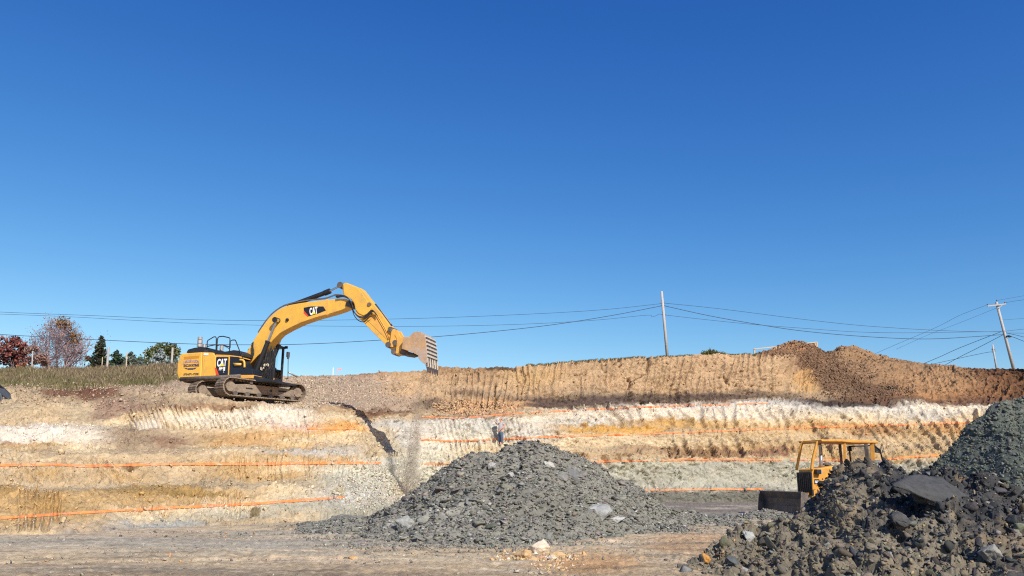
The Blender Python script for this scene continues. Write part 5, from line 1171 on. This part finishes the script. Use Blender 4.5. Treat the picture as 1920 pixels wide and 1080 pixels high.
WR = [
 ('uppermost thin line from the left edge to the bare pole', [(-80,579),(0,585),(180,592),(350,599),(500,601),(640,600),(780,597),(900,593),(1050,586),(1150,579),(1242,569)], .022, 72, 72),
 ('second thin line left of the bare pole, with a small loop near it', [(-80,586),(110,593),(240,600),(360,606),(500,610),(700,612),(860,611),(1000,607),(1120,600),(1212,591),(1222,594),(1230,592),(1236,589),(1244,590)], .020, 72, 72),
 ('thick dark cable from the left edge passing behind the boom to the bare pole', [(-80,620),(0,627),(180,637),(360,645),(500,646.5),(600,644),(700,638.5),(820,631),(950,619),(1050,607),(1150,591),(1243,573)], .034, 72, 72),
 ('uppermost line between the bare pole and the crossarm pole', [(1243,568),(1350,579),(1500,598),(1600,609),(1680,615),(1750,619),(1815,621.5),(1865,622),(1885,621),(1920,617),(2000,610)], .024, 72, 78),
 ('thick sagging cable between the bare pole and the crossarm pole', [(1244,573),(1330,592),(1420,608),(1500,620),(1600,629.5),(1700,635),(1760,635),(1830,631),(1884,627)], .036, 72, 78),
 ('thin line below the others leaving the bare pole to the right', [(1246,590.5),(1330,600),(1420,609),(1500,615),(1600,622),(1690,624),(1780,623),(1882,621.5)], .022, 72, 78),
 ('faint line dropping left from the tip of the crossarm', [(1851,571.5),(1800,591),(1755,614),(1680,646),(1630,668)], .018, 78, 84),
 ('faint line dropping left from below the crossarm', [(1870,577),(1800,605),(1740,628),(1680,655)], .014, 78, 84),
 ('long slanting cable from the crossarm pole down to the earth bank, the upper one', [(1878,621.5),(1800,652),(1760,670),(1726,684)], .030, 78, 86),
 ('steep slanting cable from the crossarm pole down to the earth bank, the lower one', [(1882,627),(1830,654),(1800,669),(1762,690)], .030, 78, 86),
 ('cable from the short pole down to the earth bank', [(1861,662),(1856,660),(1820,667),(1770,678),(1733,686)], .028, 84, 88),
 ('line leaving the right end of the crossarm', [(1884,567.5),(1920,562),(2000,552)], .020, 78, 76),
 ('highest faint line leaving the top of the crossarm pole', [(1869,563.5),(1920,554.5),(2000,542)], .014, 78, 76),
 ('faint line leaving the crossarm pole halfway down', [(1879,600),(1920,597),(2000,592)], .014, 78, 76),
 ('cable falling to the right edge above the dark splice case', [(1886,624),(1920,632),(2000,655)], .030, 78, 76),
 ('cable falling to the right edge from the dark splice case', [(1888,630),(1898,631.5),(1920,640),(2000,672)], .034, 78, 76),
 ('level line between the crossarm pole and the right edge', [(1886,624.3),(1920,624.6),(2000,625)], .022, 78, 76)]
for lab, pts, r_, Ya, Yb in WR:
    pa = smooth_path([(a, c, 0) for a, c in pts], 5); x0 = pa[0][0]; x1 = pa[-1][0]
    P_ = [v3(q[0], q[1], Ya + (Yb - Ya) * (q[0] - x0) / (x1 - x0)) for q in pa]
    b = MB(); b.tube(P_, r_ * .8, 5); tag(b.build('power_line', M['wire'], smooth=True), lab, 'power line', 'overhead lines')

# ------------------------------------------------------------------ posts, stakes, boards
for top, bot, r_, lab, m_ in (((203.8, 651), (201, 690), .085, 'tallest pale fence post, right of the dark spruce', 'pole'), ((323.8, 652), (321.5, 690), .08, 'pale fence post just left of the excavator counterweight', 'pole'),
                          ((238, 661), (237, 689), .045, 'thin tan post between the two pale fence posts', 'wood'), ((192.3, 670), (191.5, 689), .035, 'very thin post in front of the dark spruce', 'wood'), ((61.5, 658), (60.5, 693), .05, 'thin pale post in front of the small rust brown tree', 'pole')):
    b = MB(); T_ = v3(*top, 61.5); B_ = v3(*bot, 61.5) + Vector((0, 0, -.5)); b.tube([B_, T_], r_, 8); b.build('fence_post', M[m_]); tag(bpy.context.scene.collection.objects[-1], lab, 'post', 'posts along the grass bank')
b = MB(); b.bar(v3(624.6, 704, 57), v3(624.9, 689.3, 57), .07, .04); tag(b.build('survey_stake', M['white']), 'white survey stake standing on the skyline between cab and bucket', 'stake')
b = MB(); b.tube([v3(632.5, 704, 57), v3(633, 691, 57)], .012, 5); fl = b.build('flag_stake', M['pink'])
tag(fl, 'thin wire stake with pink flagging right of the white stake', 'stake'); b = MB(); q = v3(633, 691.3, 57)
b.add([q, q + Vector((.28, .05, .04)), q + Vector((.26, .06, -.09)), q + Vector((0, 0, -.12)), q + Vector((0, .01, 0)), q + Vector((.28, .06, .04)), q + Vector((.26, .07, -.09)), q + Vector((0, .01, -.12))], [(0, 1, 2, 3), (7, 6, 5, 4), (0, 4, 5, 1), (1, 5, 6, 2), (2, 6, 7, 3), (3, 7, 4, 0)]); b.build('flag', M['pink'], fl)
bb = empty('batter_board', tuple(v3(1414, 668, 80))); tag(bb, 'timber batter board frame half buried behind the brown soil heap', 'board frame'); o_ = Vector(bb.location)
for (px, pt_, pb_) in ((1414.5, 653.5, 670), (1531.5, 641, 668), (1528, 643, 668)): b = MB(); b.bar(v3(px, pt_, 80) - o_, v3(px, pb_, 80) - o_, .16, .14); b.build('post', M['wood'], bb)
b = MB(); b.bar(v3(1413, 654.5, 79.9) - o_, v3(1532, 641.5, 79.9) - o_, .06, .10); b.build('rail', M['wood'], bb)
b = MB(); b.bar(v3(1509, 646.5, 80.05) - o_, v3(1530, 644.5, 80.05) - o_, .05, .26); b.build('board', M['wood'], bb)
b = MB(); b.tube([v3(541, 698, 47.5), v3(556, 706, 48)], .05, 8); tag(b.build('steel_pipe', M['grey'], smooth=True), 'grey pipe slanting down behind the excavator cab', 'pipe')
# dark sheet at the left edge
sh_ = [(-30, 720), (2, 721.5), (9, 728), (17, 740), (29, 754.5), (20, 757), (8, 754), (-6, 758), (-30, 760)]
Fp = Frame(0, 757, 41.0, 0, 0.15)
b = MB(); b.prism(Fp.poly([(p, q) for p, q in sh_], 0), 0, .7); b.v = [(x - (y * .5 if k % 2 else y * .3), y + .25 * math.sin(x * 5) + .1 * math.sin(z * 9), z) for k, (x, y, z) in enumerate(b.v)]
o = b.build('plastic_sheet', M['slate'], bevel=.05, loc=tuple(Fp.O)); o.rotation_euler = (0, 0, Fp.h); tag(o, 'dark bluish grey plastic sheet lying on the terrace at the far left edge', 'sheet')
b = MB(); b.prism(Fp.poly([(-2, 734), (3, 738), (7, 752), (2, 755), (-8, 755)], -.02), -.10, 0.0); o2_ = b.build('fold', M['slate'], o, bevel=.04)

# ------------------------------------------------------------------ trees and plants
def leaf_mesh(name, P, size, C, parent, seed, aspect=1.6, up=0.0):
    r = np.random.default_rng(seed); n = len(P)
    a = r.normal(size=(n, 3)); a[:, 2] += up; a /= np.linalg.norm(a, axis=1)[:, None]
    b = r.normal(size=(n, 3)); b -= a * (a * b).sum(1)[:, None]; b /= np.linalg.norm(b, axis=1)[:, None]
    L = size * r.uniform(.6, 1.3, n); a = a * (L * aspect / 2)[:, None]; b = b * (L / 2)[:, None]
    V = np.stack([P - a, P - a * .1 + b, P + a, P - a * .1 - b], 1).reshape(-1, 3)
    return np_mesh(name, V, np.arange(4 * n).reshape(-1, 4), M['leaf'], parent, np.repeat(C, 4, axis=0))
def pick(cols_, n, r, v=.2, w=None):
    c = lin(np.array(cols_))[r.choice(len(cols_), n, p=w)]; return np.clip(c * (1 + r.normal(0, v, (n, 1))), .005, .9)
GZ = 8.9
def branches(root, h, spread, r0, seed, levels=5, up=.55, first=.25, kids=(3, 4), parent=None, mat_='bark', name='trunk'):
    rr = random.Random(seed); mb = MB(); tips = []
    def grow(p, d, L, r, lv):
        q = [p]; dd = d.copy(); n = 3
        for k in range(n):
            dd = (dd + Vector((rr.uniform(-.16, .16), rr.uniform(-.16, .16), rr.uniform(-.02, .14)))).normalized(); q.append(q[-1] + dd * L / n)
        mb.tube(q, r, 5 if lv > 1 else 3, r2=r * .55, caps=False)
        if lv >= levels: tips.append(q[-1]); tips.append(q[-2]); return
        for k in range(rr.randint(*kids)):
            t = rr.uniform(.35, 1.0); i = min(int(t * n), n - 1); s = q[i].lerp(q[i + 1], t * n - i)
            a = rr.uniform(0, 6.283); out = Vector((math.cos(a) * spread, math.sin(a) * spread, up)); nd = (dd * .75 + out * rr.uniform(.4, .95)).normalized()
            grow(s, nd, L * rr.uniform(.55, .8), r * .55, lv + 1)
        grow(q[-1], dd, L * .7, r * .55, lv + 1)
    grow(Vector((0, 0, 0)), Vector((0, 0, 1)), h * first, r0, 0)
    mb.build(name, M[mat_], root); return np.array([tuple(t) for t in tips])
def tree_root(name, px, Y, label, cat='tree', z=GZ):
    p = at(px, 690, Y); root = empty(name, (float(p[0]), float(Y), z)); tag(root, label, cat, 'trees behind the grass bank'); return root, p[0]
def zof(py, Y): return float(at(960, py, Y)[2])
r = np.random.default_rng(5)
# big half bare tree
Y = 110; root, X0 = tree_root('autumn_tree', 106, Y, 'tall half bare autumn tree with mauve twigs and a tawny leafy top')
H = zof(592, Y) - GZ
tips = branches(root, H, .6, .26, 21, levels=6, up=.7, first=.22, kids=(2, 2))
s = H / max(tips[:, 2].max(), .1); tr = [c for c in root.children][0]; kx = 3.7 / np.percentile(np.abs(tips[:, 0]), 92)
tr.scale = (kx, kx, s); tips = tips * np.array([kx, kx, s]); tips = tips[tips[:, 2] > 4]
tr.data.materials[0] = mat('pale_bark', color=(0.34, 0.27, 0.29), rough=.9, var=.2, vscale=5)
P = np.repeat(tips, 4, axis=0) + r.normal(0, .4, (len(tips) * 4, 3)); P = P[r.random(len(P)) < min(1, 11000 / len(P))]; print('tips', len(tips))
C = pick([(158, 134, 136), (146, 116, 112), (176, 148, 144), (136, 112, 116), (160, 124, 108)], len(P), r)
hi = (P[:, 2] > H * .93) | ((P[:, 0] > 1.4) & (P[:, 2] > H * .74) & (r.random(len(P)) < .5)); C[hi] = pick([(160, 112, 40), (142, 100, 44), (178, 124, 60)], hi.sum(), r)
E_ = r.normal(size=(15000, 3)); E_ /= np.linalg.norm(E_, axis=1)[:, None]; E_ *= (r.uniform(.25, 1.05, 15000) ** .6)[:, None]; E_ = E_ * [3.7, 3.0, H * .34] + [0, 0, H * .64]
E_[:, 0] += .25 * (E_[:, 2] - H * .6) * 0; E_ = E_[fbm(E_[:, 0] / 1.1, E_[:, 2] / 1.1, E_[:, 1] / 1.1, o=3, s=55) > -.16]; E_ = E_[(np.abs(E_[:, 0]) < 3.9 - 2.3 * sstep(H * .72, H, E_[:, 2]))]
leaf_mesh('twigs', E_, .045, pick([(150, 126, 132), (128, 104, 108), (168, 144, 148)], len(E_), r), root, 9, aspect=7, up=.5)
leaf_mesh('crown', np.concatenate([P[::2], E_[::4]]), .12, np.concatenate([C[::2], pick([(154, 136, 138), (146, 124, 122), (168, 148, 148), (156, 128, 108)], len(E_[::4]), r)]), root, 1)
Pt = np.array([[.6, 0, H * .90], [1.7, .3, H * .80], [0, -.3, H * .93], [2.1, 0, H * .74]])[r.integers(0, 4, 900)] + r.normal(0, .38, (900, 3))
leaf_mesh('leafy_top', Pt, .2, pick([(150, 112, 54), (130, 98, 52), (166, 126, 76), (104, 84, 50)], 900, r), root, 2)
def blob_tree(name, px, Y, pyt, wpx, label, colors, n, size, seed, lobes=14, low=None, z=GZ, flat=.8):
    root, X0 = tree_root(name, px, Y, label, z=z); r = np.random.default_rng(seed); ks = F / Y / .97
    H = zof(pyt, Y) - z; W = wpx / ks / 2
    tips = branches(root, H * .8, .7, .22, seed, levels=3, up=.5, first=.4, kids=(2, 3))
    cz = H * .66; L = []
    for k in range(lobes):
        a = r.uniform(0, 6.28); e = r.uniform(-.7, 1); rad = math.sqrt(max(0, 1 - e * e)) * .68
        L.append((W * rad * math.cos(a), W * rad * math.sin(a), cz + (H - cz) * .72 * e, r.uniform(.22, .42) * W))
    L = np.array(L); w = L[:, 3] ** 2; k = r.choice(lobes, n, p=w / w.sum())
    d = r.normal(size=(n, 3)); d /= np.linalg.norm(d, axis=1)[:, None]; d *= (r.uniform(.45, 1.08, n) * L[k, 3])[:, None]
    P = L[k, :3] + d * [1, 1, flat]; P[:, 2] = np.minimum(P[:, 2], H)
    keep = fbm(P[:, 0] * 1.1 + seed, P[:, 1] * 1.1, P[:, 2] * 1.3, o=2, s=seed) > -.25; P = P[keep]; k = k[keep]
    C = pick(colors, len(P), r, .24)
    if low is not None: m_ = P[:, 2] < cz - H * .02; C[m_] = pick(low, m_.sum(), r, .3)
    leaf_mesh('crown', P, size, C, root, seed); return root
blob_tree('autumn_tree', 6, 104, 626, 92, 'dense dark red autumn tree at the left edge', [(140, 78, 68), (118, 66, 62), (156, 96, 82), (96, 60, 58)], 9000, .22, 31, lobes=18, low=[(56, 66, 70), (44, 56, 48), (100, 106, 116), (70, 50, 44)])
blob_tree('autumn_tree', 62, 100, 640, 64, 'small rust brown tree between the red tree and the tall bare one', [(150, 114, 98), (164, 124, 98), (136, 104, 96), (166, 138, 130)], 3600, .15, 32, lobes=12)
blob_tree('autumn_bush', 38, 97, 670, 34, 'low orange brown bush below the dark red tree', [(176, 108, 70), (160, 96, 66), (186, 128, 92)], 2200, .15, 33, lobes=8, z=9.2)
blob_tree('broadleaf_tree', 292, 118, 640, 128, 'broad round green tree behind the pale blue spruce', [(84, 98, 56), (70, 86, 50), (104, 114, 62), (124, 116, 70)], 12000, .26, 34, lobes=22)
blob_tree('autumn_tree', 166, 102, 655, 34, 'thin reddish tree touching the left side of the dark spruce', [(130, 92, 72), (110, 84, 66), (96, 96, 60)], 1500, .15, 35, lobes=8)
def conifer(px, Y, pyt, wpx, label, colors, n, seed, name='spruce', z=GZ, pw=.8):
    n = int(n * 1.5)
    root, X0 = tree_root(name, px, Y, label, z=z); r = np.random.default_rng(seed); ks = F / Y / .97; H = zof(pyt, Y) - z; W = wpx / ks / 2 * H / max(zof(pyt, Y) - zof(690, Y), .5) ** 1 * .95
    W = min(W, H * .55); b = MB(); b.tube([(0, 0, 0), (0, 0, H * .97)], .16, 6, r2=.02); b.build('trunk', M['bark'], root)
    nb = int(90 + H * 10); PP = []
    for k in range(nb):
        t = 1 - (k + r.random()) / nb; t = t ** .9; a = r.uniform(0, 6.283); L = W * (1 - t) ** pw * r.uniform(.72, 1.12) + .06; m = max(6, int(n / nb * (L / W * 1.8 + .15)))
        u = r.random(m) ** .7 * L; PP.append(np.stack([np.cos(a) * u, np.sin(a) * u, H * (.06 + .94 * t) - u * .22 + u * u * .06], -1) + r.normal(0, .05 + .05 * L, (m, 3)))
    P = np.concatenate(PP); leaf_mesh('crown', P, .17, pick(colors, len(P), r, .3), root, seed, aspect=2.2)
conifer(184, 96, 631, 36, 'dark pointed spruce standing left of the tallest pale post', [(52, 64, 46), (66, 74, 50), (80, 74, 56), (42, 52, 42)], 5200, 41)
conifer(216, 98, 657, 44, 'dark green spruce just right of the tallest pale post', [(56, 76, 52), (70, 90, 66), (48, 62, 46)], 4800, 42)
conifer(243, 97, 661, 34, 'greyish spruce behind the thin tan post', [(92, 104, 92), (84, 92, 80), (110, 112, 100)], 3800, 43)
conifer(263, 95, 673, 34, 'lowest pale spruce, left of the big blue one', [(110, 124, 118), (92, 106, 98)], 3000, 44, z=9.4)
conifer(298, 95, 654, 50, 'large pale blue spruce in front of the round green tree', [(136, 152, 150), (116, 132, 130), (156, 168, 164)], 6000, 45, name='blue_spruce')
conifer(325, 96, 668, 30, 'small pale spruce beside the right hand fence post', [(120, 134, 122), (96, 112, 96)], 2500, 46, z=9.3)
# grass
def blades(name, P, h, C, label, seed, wd=.03):
    r = np.random.default_rng(seed); n = len(P); a = r.uniform(0, 6.283, n); L = h * r.uniform(.5, 1.3, n)
    s = np.stack([np.cos(a), np.sin(a), a * 0], -1) * wd; tp = np.stack([r.normal(0, .28, n), r.normal(0, .28, n), np.ones(n)], -1) * L[:, None]
    V = np.stack([P - s, P + s, P + tp], 1).reshape(-1, 3); o = np_mesh(name, V, np.arange(3 * n).reshape(-1, 3), M['leaf'], None, np.repeat(C, 3, axis=0))
    tag(o, label, 'grass', kind='stuff')
def bl(x, y): return (x < 345) * (x > -90) * sstep(np.interp(x, [0, 60, 150, 230, 330], [729, 729, 727, 727, 712]) + 3, np.interp(x, [0, 60, 150, 230, 330], [725, 725, 724, 724, 708]) - 3, y)
p, i, j = scatter(P1, 60000, r, w=bl(PX, PY)); n = len(p)
cl = fbm(p[:, 0] / 2.2, p[:, 2] / 1.0, p[:, 1] / 2, o=3, s=88); gr = .8 * sstep(.05, .4, cl + (zof(708, 57) - p[:, 2]) * .22 + np.where(p[:, 0] < -36, .2, 0))
C = pick([(150, 134, 96), (132, 114, 86), (166, 150, 112), (118, 100, 80), (104, 86, 70)], n, r, .2); g = r.random(n) < gr; C[g] = pick([(118, 114, 70), (102, 100, 60), (132, 124, 82)], g.sum(), r, .2)
blades('grass', p - [0, 0, .05], .30, C, 'dry olive and brown grass covering the bank at the left', 3)
x_ = r.uniform(985, 1425, 9000); c_ = np.clip(np.searchsorted(cols, x_), 1, nc - 1); p = P1[-1, c_] + np.stack([r.uniform(-.1, .1, 9000), r.uniform(-.1, .8, 9000), x_ * 0 - .05], -1)
blades('grass_fringe', p, .13, pick([(92, 98, 50), (112, 108, 62), (80, 84, 50)], 9000, r, .2), 'thin fringe of grass along the top of the right hand scarp', 4, .02)
x_ = np.concatenate([r.normal(1334, 9, 1300), r.normal(1372, 14, 500)]); c_ = np.searchsorted(cols, x_); p = P1[-1, c_] + np.stack([x_ * 0, r.uniform(0, .8, 1800), x_ * 0], -1)
wp = p + np.stack([r.normal(0, .1, 1800), r.normal(0, .1, 1800), np.abs(r.normal(0, .16, 1800)) * np.exp(-((x_ - 1334) / 22) ** 2)], -1)
wr = empty('weed_clump', tuple(P1[-1, np.searchsorted(cols, 1334)])); tag(wr, 'low green weed clump on the skyline right of the bare pole', 'weeds')
leaf_mesh('foliage', wp - np.array(wr.location), .11, pick([(110, 116, 60), (90, 92, 50), (130, 118, 70)], 1800, r), wr, 6)

# ------------------------------------------------------------------ person on the ledge
def skin_obj(name, joints, edges, material, parent=None, sub=2, root=0):
    me = bpy.data.meshes.new(name); me.from_pydata([j[0] for j in joints], edges, []); me.update(); me.materials.append(material)
    o = bpy.data.objects.new(name, me); COL.objects.link(o)
    if parent is not None: o.parent = parent
    o.modifiers.new('skin', 'SKIN'); 
    if not me.skin_vertices: return o
    for k, j in enumerate(joints):
        rr = j[1] if isinstance(j[1], tuple) else (j[1], j[1]); me.skin_vertices[0].data[k].radius = rr
    me.skin_vertices[0].data[root].use_root = True
    if sub: o.modifiers.new('sub', 'SUBSURF').levels = sub; o.modifiers['sub'].render_levels = sub
    o.modifiers['skin'].use_smooth_shade = True
    return o
Yp = 52.85
base = at(939, 833.6, Yp)
def J(px, py, dy=0.0): q = at(px, py, Yp) - base; return (float(q[0]), float(q[1]) + dy, float(q[2]))
me_t = bpy.data.meshes.new('t'); 
def ensure_skin(joints, edges, name, material, parent, **k):
    o = skin_obj(name, joints, edges, material, parent, **k)
    return o
person = [ (J(938.5, 811), .15), (J(939, 803), .15), (J(939.5, 797), .16), (J(939.5, 791.8), .065), (J(939, 788.8), .075), (J(938.7, 785.6), (.10, .095)), (J(938.6, 783.8), .07),
  (J(942.8, 794, -.10), .065), (J(947.3, 797.6, -.16), .046), (J(941.5, 803.5, -.28), .038), (J(936.2, 808, -.24), .032), (J(934.4, 808.8, -.22), .028),
  (J(936.6, 794, .12), .06), (J(932.4, 795.8, .18), .045), (J(929.2, 792.2, .22), .036), (J(927.8, 790.6, .22), .028),
  (J(941, 813, -.08), .10), (J(941.2, 822, -.10), .072), (J(940.8, 831.4, -.06), .052), (J(937.8, 832.8, -.10), .045),
  (J(936.8, 813, .09), .10), (J(936.0, 822, .10), .072), (J(936.4, 831.4, .14), .052), (J(933.6, 832.8, .12), .045)]
pe = [(0, 1), (1, 2), (2, 3), (3, 4), (4, 5), (5, 6), (2, 7), (7, 8), (8, 9), (9, 10), (10, 11), (2, 12), (12, 13), (13, 14), (14, 15), (0, 16), (16, 17), (17, 18), (18, 19), (0, 20), (20, 21), (21, 22), (22, 23)]
for hb, (dx, dz_) in ((11, (-.9, .35)), (15, (-.55, -.75))):
    h0 = Vector(person[hb][0]); pr0 = len(person)
    for k, (sp2, ln) in enumerate(((-.028, .075), (-.010, .085), (.010, .08), (.028, .065), (-.045, .05))):
        a = h0 + Vector((dx * .02, sp2, -dz_ * .02)); c2 = a + Vector((dx * ln, sp2 * .3, -dz_ * ln + (-.02 if k < 4 else .03)))
        person += [(tuple(a), .010), (tuple(c2), .008)]; pe += [(hb, pr0 + 2 * k), (pr0 + 2 * k, pr0 + 2 * k + 1)]
def make_skin(name, joints, edges, material, parent, sub=2):
    import bmesh
    bm = bmesh.new(); lay_ = bm.verts.layers.skin.verify()
    vs = []
    for k, (co, rd) in enumerate(joints):
        v = bm.verts.new(co); v[lay_].radius = rd if isinstance(rd, tuple) else (rd, rd); v[lay_].use_root = (k == 0); vs.append(v)
    for a, c in edges: bm.edges.new((vs[a], vs[c]))
    me = bpy.data.meshes.new(name); bm.to_mesh(me); bm.free(); me.materials.append(material)
    o = bpy.data.objects.new(name, me); COL.objects.link(o); o.parent = parent
    sk = o.modifiers.new('skin', 'SKIN'); sk.use_smooth_shade = True; sb = o.modifiers.new('sub', 'SUBSURF'); sb.levels = sub; sb.render_levels = sub
    dg = bpy.context.evaluated_depsgraph_get(); dg.update(); me2 = bpy.data.meshes.new_from_object(o.evaluated_get(dg)); o.modifiers.clear(); o.data = me2; me2.name = name
    if not me2.materials: me2.materials.append(material)
    return o
pr = make_skin('person', person, pe, M['skin'], None); pr.location = tuple(base)
tag(pr, 'person in pale T-shirt and blue jeans standing on a ledge facing the wall', 'person')
make_skin('tshirt', [(J(938.8, 814.5), (.19, .18)), (J(939, 804), (.205, .19)), (J(939.5, 797), (.20, .18)), (J(939.5, 793), .10), (J(942.6, 794.2, -.10), .095), (J(945.4, 796.2, -.13), .08), (J(936.6, 794.2, .12), .09), (J(934, 795.2, .16), .075)],
          [(0, 1), (1, 2), (2, 3), (2, 4), (4, 5), (2, 6), (6, 7)], M['shirt'], pr)
make_skin('jeans', [(J(938.6, 807.4), (.17, .155)), (J(938.7, 812.4), (.17, .15))] + [(J(941, 814, -.08), .125), (J(941.2, 822, -.10), .10), (J(940.9, 830.6, -.06), .085), (J(936.9, 814, .09), .125), (J(936.1, 822, .10), .10), (J(936.4, 830.6, .14), .085)],
          [(0, 1), (1, 2), (2, 3), (3, 4), (1, 5), (5, 6), (6, 7)], M['denim'], pr)
for a, c2 in (((940.9, 831.8), -.06), ((936.4, 831.8), .14)): make_skin('boot', [(J(a[0], a[1] - .8, c2), .065), (J(a[0], a[1] + .6, c2), .06), (J(a[0] - 3, a[1] + 1.0, c2 - .02), .05)], [(0, 1), (1, 2)], M['boot'], pr)
make_skin('hair', [(J(940.0, 787.4, .02), .125), (J(939.6, 785.4, .02), .135)], [(0, 1)], M['hair'], pr)
make_skin('cap', [(J(938.8, 784.9), .145), (J(938.7, 783.2), .11), (J(935.6, 785.2, 0), (.08, .035))], [(0, 1), (0, 2)], M['cap'], pr)
